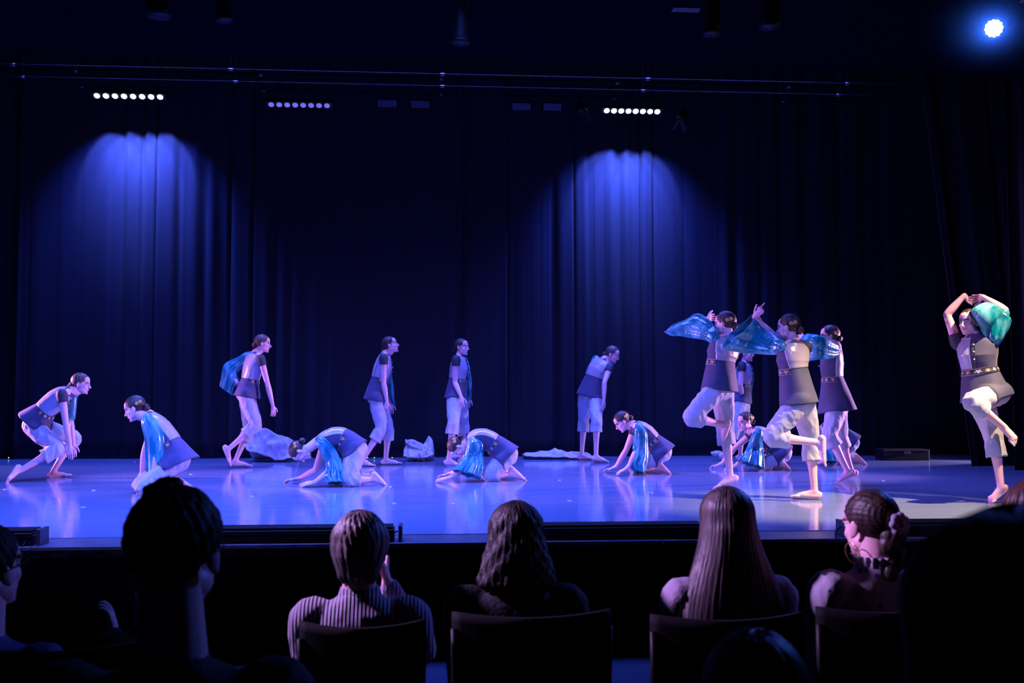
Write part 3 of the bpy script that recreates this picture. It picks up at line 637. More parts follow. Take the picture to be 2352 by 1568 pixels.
    D('dancer bowed on the floor at the back, mostly hidden behind the rightmost leaper', 14.2, 272,
      [(1890, 985), (1906, 984), (1930, 995), (1953, 1018)], (1951, 1018), (1872, 992, 268, 85),
      [(1904, 1030, -1), (1888, 1052, -1, .05), (1862, 1058, 0, .025)], [(1892, 1030, 1), (1876, 1050, 1, .05), (1850, 1056, 0, .025)],
      [(1922, 1052, -.2, .07), (1966, 1056, .3, .06), (1991, 1062, 0, .015)], [(1926, 1050, .4, .07), (1962, 1052, .3, .06), (1986, 1058, 0, .015)],
      sleeve=[(1880, 985, 1902, 980), (1884, 1005, 1908, 1000), (1886, 1024, 1914, 1022), (1890, 1046, 1918, 1046), (1894, 1062, 1922, 1062)],
      hem=(.20, .165), thL=(0, 1, .3), thR=(0, -1, .3), curl=(.2, .2), seed=15)
    D('dancer at far right on one leg with both hands joined above her head', 9.2, 318,
      [(2240, 772), (2245, 803), (2249, 845), (2264, 915)], (2271, 906), (2225, 740, 300, 2),
      [(2308, 712, .5), (2257, 681, .3), (2234, 688, 1)], [(2175, 722, .3), (2215, 678, .3), (2230, 697, 1)],
      [(2232, 921, -1), (2305, 980, 1), (2327, 1008, 0)], [(2284, 1010, 1), (2299, 1119, 1), (2276, 1151, 0, .015)],
      sleeve=[(2296, 690, 2322, 715), (2272, 696, 2322, 738), (2232, 710, 2313, 760), (2242, 736, 2299, 784), (2268, 768, 2290, 794)],
      hem=(.215, .19), seed=16, front=True, thL=(0, -.4, -1), thR=(0, -.4, -1), sl_thick=.07, folds=4, clip=False, curl=(.7, .7), bend=.36)
# ------------------------------------------------------------------ the hall and the stage
def struct(name, sh, m, **k): o = obj(name, sh, m, **k); o['kind'] = 'structure'; return o
YE, YC = 6.79, 15.75                                 # stage edge, back curtain
XL, XR = -10.5, 12.0
def bx(name, lo, hi, m, parent=None, bevel=0, **k):
    s = Sh(); box(s, lo, hi)
    return obj(name, s, m, parent, smooth=False, bevel=bevel, **k)
def sbx(name, lo, hi, m): o = bx(name, lo, hi, m); o['kind'] = 'structure'; return o
sbx('floor', (XL, -3, -.1), (XR, 17, 0), M['carpet'])
sbx('wall_left', (XL-.2, -3, 0), (XL, 17, 8), M['wall']); sbx('wall_right', (XR, -3, 0), (XR+.2, 17, 8), M['wall'])
sbx('wall_back', (XL, 16.8, 0), (XR, 17, 8), M['wall']); sbx('wall_rear', (XL, -3.2, 0), (XR, -3, 8), M['wall'])
sbx('ceiling_hall', (XL, -3, 5.40), (XR, 11.45, 5.6), M['ceiling']); sbx('ceiling_stage', (XL, 11.45, 7.8), (XR, 17, 8), M['fascia'])
sbx('trim_header', (XL, 11.45, 5.40), (XR, 11.55, 7.8), M['fascia'])
sbx('floor_riser', (XL, -3, 0), (XR, 1.5, .25), M['carpet'])
stage = sbx('floor_stage', (XL, YE+.02, .08), (XR, 16.8, ST-.03), M['fascia'])
sbx('wall_stage_front', (XL, YE, 0), (XR, YE+.02, ST-.03), M['fascia'])
M['deck'] = mat('deck', (.10, .10, .12), .35, noise=(12, (.14, .14, .17), (1, 1, 1), .4, .65))
deck = bpy.data.objects.new('stage_deck', None); COL.objects.link(deck); deck.location = (0, YE, ST-.03); deck['_o'] = [0, YE, ST-.03]; deck['kind'] = 'structure'
x = XL
while x < XR-.1:
    bx('deck_panel', (x+.003, YE-.01, ST-.03), (min(x+2.0, XR)-.003, YE+.40, ST-.005), M['deck'], deck, bevel=.003); x += 2.0
s = Sh(); box(s, (XL, YE-.018, ST-.075), (XR, YE-.0101, ST-.035)); obj('edge_trim', s, M['pipe'], deck, smooth=False)
ys = [7.16, 8.95, 10.73, 12.50, 14.28, 16.05]
for a, b in zip(ys[:-1], ys[1:]):
    s = Sh(); n = 80; xs = np.linspace(XL+.3, XR-.3, n)
    v = [];
    for yy in (a+.005, a+.5, b-.5, b-.005):
        for xx in xs: v.append((xx, yy, ST))
    top = np.array(v); bot = top-np.array([0, 0, .024]); f = grid_faces(4, n, False); o_ = len(top)
    f += [tuple(i+o_ for i in q[::-1]) for q in f]+[(i, i+1, i+1+o_, i+o_) for i in range(n-1)]+[(3*n+i, 3*n+i+1, 3*n+i+1+o_, 3*n+i+o_) for i in range(n-1)]
    s.add(np.vstack([top, bot]), f); obj('vinyl_strip', s, M['vinyl'], deck, smooth=False)
# ------------------------------------------------------------------ curtains
def curtain(name, x0, x1, Y, z0, z1, label, group, seed, shift_top=0, amp=.045, wl=.40, n=260, x0t=None):
    r = np.random.default_rng(seed); X = np.linspace(0, 1, n); Wd = x1-x0; xs = X*Wd; nz = 26; Z = np.linspace(0, 1, nz)
    ph = np.cumsum(r.normal(0, .42, n)); ph = np.convolve(ph, np.ones(9)/9, 'same'); am = .6+.5*np.sin(xs*1.3+seed)+.25*np.sin(xs*3.7+2*seed)
    rows = []
    for z in Z:
        ex = x0+(x0t-x0)*z if x0t is not None else x0
        w_ = amp*(.65+.35*(1-z))*am; d = w_*np.sin(2*PI*xs/wl+ph*(1+.15*(1-z)))+.35*w_*np.sin(2*PI*xs/(wl*.43)+ph*2+1.2*z)
        d += .03*(1-z)*np.sin(xs*2.3+z*2)
        xx = ex+X*(x1-ex)+.02*np.sin(2*PI*xs/wl+ph+1.5)
        rows.append(np.column_stack([xx, Y+d, np.full(n, z0+(z1-z0)*z)]))
    v = np.array(rows).reshape(-1, 3); s = Sh(); s.add(v, grid_faces(nz, n, False))
    o = obj(name, s, M['curtain'], solid=.006); tag(o, label, 'curtain', group); return o
X_ = lambda px, Y: PY(px, 900, Y)[0]
g = 'black stage curtains hung across the back'
curtain('stage_curtain', X_(30, YC)-3.4, X_(30, YC)+.12, YC+.12, ST, 7.5, 'black stage curtain at the far left edge of the back wall', g, 3)
curtain('stage_curtain', X_(30, YC), X_(1048, YC)+.08, YC, ST, 7.5, 'wide black stage curtain lit by the left blue light bar', g, 4, n=420)
curtain('stage_curtain', X_(1048, YC)-.06, X_(1650, YC)+.1, YC+.09, ST, 7.5, 'black stage curtain behind the kneeling dancers, lit by the right blue light bar', g, 5, n=300)
curtain('stage_curtain', X_(1650, YC)-.04, X_(2330, YC)+2.5, YC, ST, 7.5, 'unlit black stage curtain behind the leaping dancers', g, 6, n=320)
curtain('wing_curtain', X_(2217, 13.4), X_(2300, 13.4)+1.2, 13.4, ST, 7.3, 'tall dark wing curtain hanging at the right, slanting at its left edge', None, 8, amp=.09, wl=.42, n=140, x0t=X_(2095, 13.4))
curtain('wing_curtain', X_(2322, 12.6), X_(2322, 12.6)+1.6, 12.6, ST, 7.3, 'nearer wing curtain cut by the right edge behind the one-legged dancer', None, 9, amp=.09, wl=.4, n=140)
# ------------------------------------------------------------------ pipes and lamps above
def pipe(Y, z, r, label, x0=-8.5, x1=10):
    s = Sh(); tube(s, [(x0, Y, z), (x1, Y, z)], [r, r], m=12, k=2); o = obj('lighting_pipe', s, M['pipe'])
    tag(o, label, 'pipe')
    for xx in np.arange(x0+.8, x1, 2.6):
        s = Sh(); tube(s, [(xx, Y, z), (xx, Y, 7.8 if Y > 11.5 else 5.4)], [.006, .006], m=6, k=1); obj('hanger', s, M['pipe'], o)
        s = Sh(); tube(s, [(xx-.03, Y, z), (xx+.03, Y, z)], [r*1.5, r*1.5], m=10, k=1, round_=False); obj('coupler', s, M['plate'], o)
pipe(12.9, 5.68, .014, 'frontmost thin metal lighting pipe above the stage'); pipe(13.2, 5.62, .012, 'thin metal lighting pipe just behind the frontmost one', x1=6.2)
pipe(15.10, 6.30, .024, 'metal lighting pipe carrying the bar lights before the curtain'); pipe(15.35, 6.14, .012, 'rearmost thin metal pipe close to the back curtain')
pipe(8.9, 5.26, .024, 'metal lighting pipe under the hall ceiling carrying the hanging spotlights')
def led_bar(px, py, Y, on, label, L=.875, rot=0):
    c = PY(px, py, Y); t = empty('bar_light', c, label, 'stage light', 'eight-lens bar lights on the pipe'); a = math.radians(48)
    ax = np.array([math.cos(rot), math.sin(rot), 0]); dn = nrm(np.cross(ax, [0, 0, 1])*math.cos(a)*1.0+np.array([0, 0, -math.sin(a)])); up = np.cross(dn, ax)
    if dn[1] > 0: dn = nrm(np.array([-dn[0], -dn[1], dn[2]])); up = np.cross(dn, ax)
    R = np.column_stack([ax, up, dn])
    s = Sh(); box(s, (-L/2-.09, -.05, -.09), (L/2+.09, .05, -.012), R=R, o=c); obj('housing', s, M['black_metal'], t, smooth=False, bevel=.006)
    for i in range(8):
        q = c+ax*(i-3.5)*L/7; s = Sh(); ell(s, q-dn*.006, (.041, .041, .012), R, m=20, n=7); obj('lens', s, M['lens_on'] if on == 2 else M['lens_dim'], t)
    s = Sh()
    for x in (-1, 1): tube(s, [c+ax*x*(L/2+.10)-dn*.05, c+ax*x*(L/2+.10)-dn*.05+UPV*.10, c+ax*x*.16+UPV*.16, c+UPV*.17+ax*x*.02], [.008]*4, m=6, k=3)
    obj('yoke', s, M['black_metal'], t)
    s = Sh(); box(s, (-.012, -.012, .15), (.012, .012, 6.285-c[2]), o=c); box(s, (-.03, -.085, 6.26-c[2]), (.03, .03, 6.33-c[2]), o=c); obj('clamp', s, M['pipe'], t, smooth=False)
    if on == 2:
        for i in range(4):
            q = c+ax*(i-1.5)*L*.28+np.array([0, .05, -.10])
            spot('bar_light_beam', q, q+np.array([0, .72, -1]), (.13, .21, 1.0), BARP*.55, 54, .30, .03)
            spot('bar_light_flood', q, q+np.array([0, .30, -1]), (.05, .10, 1.0), BARP*.75, 94, .8, .03)
    return t
BARP = 640
led_bar(295, 222, 15.15, 2, 'bright blue eight-lens bar light at upper left', .885, -.0)
led_bar(687, 242, 15.15, 1, 'dim violet eight-lens bar light, second from the left', .80)
led_bar(1452, 256, 15.15, 2, 'bright blue eight-lens bar light at upper right of centre', .76)
for px, py, w_, lb in ((890, 239, 44, 'leftmost of four dark rectangular panel lights'), (966, 241, 42, 'second from the left of four dark rectangular panel lights'), (1198, 246, 43, 'third from the left of four dark rectangular panel lights'), (1269, 247, 42, 'rightmost of four dark rectangular panel lights')):
    c = PY(px, py, 15.1); t = empty('panel_light', c, lb, 'stage light', 'rectangular panel lights'); ww = w_*15/2400
    bx('housing', c+np.array([-ww/2-.03, -.02, -.075]), c+np.array([ww/2+.03, .10, .075]), M['black_metal'], t, bevel=.006)
    s = Sh(); n = 14
    for i in range(n): box(s, c+np.array([-ww/2+ww*i/n, -.035, -.05]), c+np.array([-ww/2+ww*(i+.6)/n, -.02, .05]))
    o = obj('louvre', s, M['panel_dim'], t, smooth=False)
    s = Sh(); tube(s, [c+UPV*.07+np.array([0, .0, 0]), np.array([c[0], 15.1, 6.29])], [.01, .01], m=6, k=1); obj('bracket', s, M['black_metal'], t)
def barn(px, py, Y, label, k):
    c = PY(px, py, Y); t = empty('barn_door_light', c, label, 'stage light')
    s = Sh(); tube(s, [c+np.array([k*.05, .02, .16]), c+np.array([0, 0, .02])], [.07, .075], m=18, k=2, round_=False); obj('body', s, M['black_metal'], t)
    for a, d in ((.5, .13), (-.35, .16)):
        s = Sh(); R = np.array(Matrix.Rotation(a*k, 3, 'Y')); box(s, (-.006, -.07, -d), (.006, .07, 0), R=R, o=c+np.array([-.04*k+(.05 if a < 0 else 0), -.02, .01])); obj('barn_door', s, M['plate'], t, smooth=False)
    s = Sh(); tube(s, [c+np.array([k*.05, .0, .16]), np.array([c[0]+k*.05, 15.1, 6.29])], [.012, .012], m=8, k=1); obj('bracket', s, M['black_metal'], t)
barn(1340, 262, 15.1, 'small lamp with angled metal flaps left of the right bar light', -1); barn(1563, 282, 15.1, 'small dark lamp with flaps hanging right of the right bar light', 1)
def profile_light(px, py, Z, r, L, label, boxy=False, plate=False):
    c = P(px, py, Z); t = empty('spotlight', c, label, 'stage light'); top = 5.26
    s = Sh()
    if boxy: box(s, c+np.array([-r, -r, .02]), c+np.array([r, r, L])); obj('body', s, M['black_metal'], t, smooth=False, bevel=.015)
    else: tube(s, [c+UPV*.03, c+UPV*.05, c+UPV*(L*.55), c+UPV*(L*.58), c+UPV*L], [r*.9, r, r, r*1.18, r*1.1], m=24, k=2, round_=False); obj('body', s, M['black_metal'], t)
    s = Sh(); tube(s, [c, c+UPV*.035], [r*1.12, r*1.12], m=24, k=1, round_=False); obj('lens_ring', s, M['black_metal'], t)
    s = Sh(); ell(s, c+UPV*.01, (r*.85, r*.85, .012), m=20, n=6); obj('lens', s, M['lens_off'], t)
    s = Sh(); h = c+UPV*(L*.6)
    for x in (-1, 1): tube(s, [h+RT*x*r*1.35, h+RT*x*r*1.35+UPV*.1, [c[0], 8.9, top-.028]], [.009]*3, m=6, k=4)
    obj('yoke', s, M['black_metal'], t)
    if plate:
        s = Sh(); q = P(1576, 21, Z-.1); box(s, q+np.array([-.12, -.05, -.009]), q+np.array([.12, .05, .009])); obj('colour_frame', s, M['plate'], t, smooth=False)
profile_light(365, 38, 9.0, .095, .40, 'boxy dark lamp hanging at the top left', True)
profile_light(515, 48, 9.0, .070, .42, 'dark tubular spotlight hanging right of the boxy lamp at top left')
profile_light(1058, 100, 8.9, .072, .62, 'long dark tubular spotlight hanging at the top centre')
profile_light(1635, 80, 9.0, .072, .55, 'dark tubular spotlight beside a pale lit frame at the top right', plate=True)
profile_light(1768, 64, 9.0, .080, .50, 'boxy dark lamp hanging right of the lit frame', True)
c = P(2283, 65, 9.0); t = empty('led_lamp', c, 'round blazing blue-white lamp at the top right corner', 'stage light'); dn = nrm(C0-c+np.array([-.3, 0, -.2])); a1 = nrm(np.cross(dn, UPV)); a2 = np.cross(a1, dn)
s = Sh(); tube(s, [c-dn*.22, c-dn*.18, c-dn*.02, c+dn*.03], [.06, .088, .094, .094], m=28, k=3, round_=False); obj('body', s, M['black_metal'], t)
M['lamp'] = mat('lamp', (.9, .9, .9), .3, emit=((.60, .72, 1.0), 30))
for ring_, n in ((0, 1), (.030, 6), (.060, 12)):
    for i in range(n):
        q = c+dn*.034+(a1*math.cos(2*PI*i/n)+a2*math.sin(2*PI*i/n))*ring_; s = Sh(); ell(s, q, .0155, m=10, n=6); obj('led', s, M['lamp'], t)
s = Sh(); tube(s, [c-dn*.1+a1*.11, c-dn*.1+a1*.11+UPV*.15, c+UPV*.35-dn*.1, c-dn*.1-a1*.11+UPV*.15, c-dn*.1-a1*.11], [.009]*5, m=6, k=4)
tube(s, [c+UPV*.35-dn*.1, [(c-dn*.1)[0], (c-dn*.1)[1], 5.375]], [.012]*2, m=6, k=1); obj('yoke', s, M['black_metal'], t)
# ------------------------------------------------------------------ things on the stage edge and floor
def footlight(px0, px1, label, plate=None):
    Y = YE+.13; x0 = X_(px0, Y); x1 = X_(px1, Y); t = empty('footlight_box', ((x0+x1)/2, Y, ST), label, 'footlight', 'long black footlight boxes on the stage edge')
    bx('housing', (x0, Y-.09, ST-.005), (x1, Y+.09, ST+.075), M['black_metal'], t, bevel=.006)
    bx('lid', (x0+.01, Y-.07, ST+.075), (x1-.01, Y+.10, ST+.092), M['black_metal'], t, bevel=.004)
    bx('rail', (x0, Y-.10, ST+.045), (x1, Y-.091, ST+.053), M['pipe'], t)
    if plate:
        for q in plate:
            xx = X_(q, Y); bx('end_plate', (xx-.012, Y-.10, ST-.005), (xx+.012, Y+.06, ST+.10), M['plate'], t, bevel=.003)
            s = Sh(); tube(s, [(xx-.02, Y-.05, ST+.06), (xx-.07, Y-.09, ST+.03), (xx-.09, Y-.15, ST-.05), (xx-.1, Y-.16, ST-.25)], [.006]*4, m=6, k=4); obj('cable', s, M['black_metal'], t)
footlight(-160, 92, 'black footlight box at the left end of the stage edge', [108])
footlight(420, 908, 'black footlight box between the tall silhouetted man and the bobbed woman', [922])
footlight(1235, 1610, 'black footlight box right of the curly-haired woman', None)
footlight(1930, 2330, 'black footlight box behind the woman with the hair flower', [1926])
for i, (px, py) in enumerate(((310, 1061), (216, 1126), (439, 1089), (190, 1165), (895, 1118), (906, 1156), (1308, 1150), (1495, 1131), (1638, 1084), (1928, 1084), (2028, 1104), (12, 1124), (579, 1140), (1285, 1103), (1460, 1089), (1040, 1157), (735, 1065))):
    r = ray(px, py); t_ = (ST-CAMZ)/r[2]; c = C0+r*t_; s = Sh(); a = rng.uniform(0, 3); R = np.array(Matrix.Rotation(a, 3, 'Z'))
    box(s, (-.016, -.012, .0012), (.018, .012, .0045), R=R, o=c); o = obj('confetti_fleck', s, M['tape'], smooth=False)
    tag(o, 'tiny pale fleck of paper lying on the stage floor', 'confetti', 'flecks scattered on the stage floor')
def heap(label, blobs, Z, amp, seed, k=16):
    s = Sh()
    for px, py, rx, ry, rz in blobs:
        c = P(px, py, Z); c[2] = max(c[2], ST+ry*.6); ell(s, c, (rx, rz, ry), m=28, n=16)
    v, f = remesh(s, .012, 2); N = normals(v, f); v = fabric(v, N, amp, (.4, .3, .8), k, seed); v = fabric(v, normals(v, f), amp*.5, (1, .3, .2), k*2.3, seed+9)
    v[:, 2] = np.maximum(v[:, 2], ST+.002+.003*np.sin(v[:, 0]*40)); q = Sh(); q.add(v, f); o = obj('fabric_bundle', q, M['cloth']); return tag(o, label, 'cloth')
def tent(name, ridge, front, Z, back, seed, amp=.03, parent=None, label=None):
    """a sheet propped along a ridge: ridge and front foot from the photograph, back foot behind on the floor"""
    n, m = 46, 40; R = catmull([P(x, y, Z) for x, y in ridge], 12); Fr = catmull([P(x, y, Z-.10) for x, y in front], 12)
    R = R[np.linspace(0, len(R)-1, n).astype(int)]; Fr = Fr[np.linspace(0, len(Fr)-1, n).astype(int)]; rows = []
    Fr[:, 2] = np.maximum(Fr[:, 2], ST+.004); Bk = R+FW*back; Bk[:, 2] = ST+.004
    for i in range(n):
        row = []
        for j in range(m):
            t = j/(m-1)*2; p = Fr[i]+(R[i]-Fr[i])*t**.85 if t < 1 else R[i]+(Bk[i]-R[i])*(t-1)
            row.append(p)
        rows.append(row)
    v = np.array(rows).reshape(-1, 3); q = v*np.array([1, 1, .55])
    d = np.array([(.35-abs(mn.noise(Vector(p)*5.5+Vector((seed, 0, 0))))*2.0)+.5*(.3-abs(mn.noise(Vector(p)*13+Vector((0, seed, 0))))*1.8) for p in q.tolist()])
    h = np.clip((v[:, 2]-ST)/.06, .1, 1); v = v-FW*(amp*d*1.2)[:, None]+UPV*(amp*d*h)[:, None]; v[:, 2] = np.maximum(v[:, 2], ST+.003)
    s = Sh(); s.add(v, grid_faces(n, m, False)); o = obj(name, s, M['cloth'], parent, solid=.004)
    if label: tag(o, label, 'cloth')
    return o
tent('fabric_bundle', [(562, 1018), (583, 1003), (600, 983), (618, 984), (642, 998), (673, 1009)], [(566, 1034), (590, 1040), (612, 1046), (636, 1054), (655, 1053), (670, 1052)], 14.6, .5, 3.3, .035, label='large white cloth propped in a sloping heap behind the striding dancer')
t = empty('fabric_bundle', (P(962, 1050, 14.8)[0], P(962, 1050, 14.8)[1], ST), 'crumpled white cloth bundle with a raised loop, right of the gazing dancer', 'cloth')
for k, (r_, f_, b_) in enumerate((([(929, 1028), (940, 1018), (965, 1022), (990, 1030)], [(926, 1048), (945, 1052), (975, 1050), (994, 1044)], .3), ([(930, 1004), (945, 1008), (962, 1014), (975, 1018)], [(932, 1016), (948, 1024), (962, 1030), (972, 1036)], .12), ([(970, 1022), (978, 1010), (985, 1000), (993, 1012), (996, 1030)], [(975, 1040), (982, 1043), (986, 1046), (992, 1046), (995, 1044)], .2))):
    tent('fold', r_, f_, 14.7+.04*k, b_, 5.1+k*3, .03, parent=t)
tent('fabric_bundle', [(1200, 1042), (1225, 1037), (1262, 1034), (1276, 1029), (1292, 1030), (1304, 1037), (1330, 1035), (1346, 1034), (1362, 1042)], [(1204, 1046), (1225, 1049), (1262, 1050), (1276, 1050), (1292, 1050), (1304, 1049), (1330, 1051), (1346, 1050), (1360, 1048)], 15.25, .25, 8.8, .03, label='white cloth spread flat behind the dancer seen from behind')
heap('small white cloth beside the feet of the upright standing dancer', [(1040, 1050, .10, .03, .08), (1060, 1048, .12, .035, .08)], 14.75, .012, 7, 24)
heap('small white cloth lying left of the half hidden standing dancer', [(1647, 1041, .09, .035, .08)], 15.0, .012, 8, 24)
for i, (px, py, ww, hh, lb) in enumerate(((2072, 1040, .34, .16, 'low black equipment case on the floor at the foot of the back curtain, right side'),)):
    c = P(px, 1050, 15.1); c[2] = ST; t = empty('equipment_case', c, lb, 'case'); bx('shell', c+np.array([-ww, -.15, 0]), c+np.array([ww, .15, hh]), M['black_metal'], t, bevel=.012)
    bx('latch', c+np.array([-.05, -.165, hh*.6]), c+np.array([.05, -.15, hh*.8]), M['plate'], t, bevel=.003); bx('edge_strip', c+np.array([-ww, -.155, hh-.02]), c+np.array([ww, -.15, hh-.005]), M['plate'], t)

def halo(c, r, dens, label, k):  # small scattering ball, added to stand in for the lamp's glow
    m = bpy.data.materials.new('halo'); m.use_nodes = True; nt = m.node_tree; nt.nodes.remove(nt.nodes['Principled BSDF'])
    v = nt.nodes.new('ShaderNodeVolumeScatter'); v.inputs['Density'].default_value = dens; v.inputs['Color'].default_value = (.10, .32, 1, 1)
    t = nt.nodes.new('ShaderNodeTexCoord'); ln = nt.nodes.new('ShaderNodeVectorMath'); ln.operation = 'LENGTH'; mr = nt.nodes.new('ShaderNodeMapRange')
    mp = nt.nodes.new('ShaderNodeMapping'); mp.inputs['Scale'].default_value = [1/x for x in r]
    nt.links.new(t.outputs['Object'], mp.inputs[0]); nt.links.new(mp.outputs[0], ln.inputs[0]); nt.links.new(ln.outputs['Value'], mr.inputs[0])
    mr.inputs[1].default_value = 0; mr.inputs[2].default_value = 1; mr.inputs[3].default_value = dens**(1/3); mr.inputs[4].default_value = 0
    pw = nt.nodes.new('ShaderNodeMath'); pw.operation = 'POWER'; pw.inputs[1].default_value = 3; nt.links.new(mr.outputs[0], pw.inputs[0]); nt.links.new(pw.outputs[0], v.inputs['Density'])
    nt.links.new(v.outputs[0], nt.nodes['Material Output'].inputs['Volume'])
    s = Sh(); ell(s, c, r, m=24, n=14); o = obj('halo', s, m, origin=c); tag(o, label, 'halo', kind='stuff'); return o
hc = P(2283, 65, 9.0); halo(hc, (.8, .6, .50), 3.0, 'added blue haze around the blazing lamp at the top right corner', 1)
l = bpy.data.lights.new('led_lamp_glow', 'SPOT'); l.energy = 30; l.color = (.10, .24, 1); l.shadow_soft_size = .05; l.spot_size = math.radians(165); l.spot_blend = .6
lo = bpy.data.objects.new('led_lamp_glow', l); COL.objects.link(lo); lo.location = hc+dn*.07; aim(lo, hc+dn)

M['cue'] = mat('cue_light', (.1, .3, .1), .4, emit=((.25, .9, .25), 1.2))
for px, py in ((844, 1043), (860, 1043), (884, 1044), (901, 1043), (21, 1042)):
    q = P(px, py, 15.3); q[2] = ST; t = empty('marker_light', q, 'tiny green marker light on the floor at the foot of the back curtain', 'light', 'green marker lights at the curtain foot')
    bx('case', q+np.array([-.014, -.012, 0]), q+np.array([.014, .012, .03]), M['black_metal'], t, bevel=.003)
    s = Sh(); ell(s, q+np.array([0, -.014, .02]), (.010, .006, .010), m=10, n=6); obj('lens', s, M['cue'], t)
# ------------------------------------------------------------------ audience
def chair(px, Z, ytop, w_, label, riser=.0):
    c = P(px, ytop, Z); top = c[2]; t = empty('chair', (c[0], c[1], riser), label, 'chair', 'black audience chairs'); z0 = riser; hw = w_/2; X, Y = c[0], c[1]
    n = 17; th = np.linspace(-1, 1, n); rows = []
    for z, inn in ((z0+.50, .0), (z0+.56, .0), ((z0+top)/2+.2, 0), (top-.03, 0), (top, .006)):
        dip = .012 if z > top-.04 else 0
        rows.append(np.column_stack([X+th*hw*(1-.0*inn), Y-.0+.055*(1-th**2)*-1+.02*(z-z0-.5), z-dip*(1-th**2)+0*th]))
    v = np.array(rows).reshape(-1, 3); s = Sh(); s.add(v, grid_faces(5, n, False)); obj('backrest', s, M['chair'], t, solid=.018)
    s = Sh(); box(s, (X-hw*.95, Y-.0, z0+.42), (X+hw*.95, Y+.44, z0+.46)); obj('seat', s, M['chair'], t, smooth=False, bevel=.015)
    for sx in (-1, 1):
        s = Sh(); tube(s, [(X+sx*hw*.93, Y-.05, z0+.002), (X+sx*hw*.93, Y+.0, z0+.44), (X+sx*hw*.97, Y-.005, top-.05)], [.011]*3, m=8, k=4, round_=False); obj('leg', s, M['black_metal'], t)
        s = Sh(); tube(s, [(X+sx*hw*.93, Y+.46, z0+.002), (X+sx*hw*.93, Y+.42, z0+.43)], [.011]*2, m=8, k=2, round_=False); obj('leg', s, M['black_metal'], t)
    return t
def hair_fall(T, L, w0, w1, kz=40, curl=0, b0=.088, b1=.05, y0=.02, y1=.055, seed=0, dx=0, top=.118):
    th = np.linspace(0, 2*PI, 140, endpoint=False); rg = []; n = 40
    for i in range(n):
        t = i/(n-1); z = top-(L+top)*t; e = math.sqrt(max(.0, 1-(max(z-.03, 0)/.0935)**2)); u = sstep(.12, -L*.9, z) if False else float(sstep(0, 1, (.02-z)/(L*.9+.02)))
        w_ = (w0*e)*(1-u)+w1*u; b = (b0*e*1.12)*(1-u)+b1*u; k = 1-.22*float(sstep(.92, 1, t))
        yc = .019*(1-min(1, max(0, (.03-z)/.05)))+(y0+(y1-y0)*u)*min(1, max(0, (.03-z)/.05))
        rad = 1+(.016*np.sin(kz*th+3*t+seed)+.010*np.sin(kz*1.7*th-2*t))+curl*(np.sin(9*th+22*t)*.6+np.sin(14*th-31*t)*.5)
        rg.append(np.column_stack([dx*t*t+np.sin(th)*w_*k*rad, np.maximum(yc-np.cos(th)*b*k*rad, -.035-z*.5 if z > 0 else -.035), z+.006*np.sin(17*th)*sstep(.85, 1, t)]))
    s = Sh(); loft(s, np.array([T(x) for x in rg])); return s
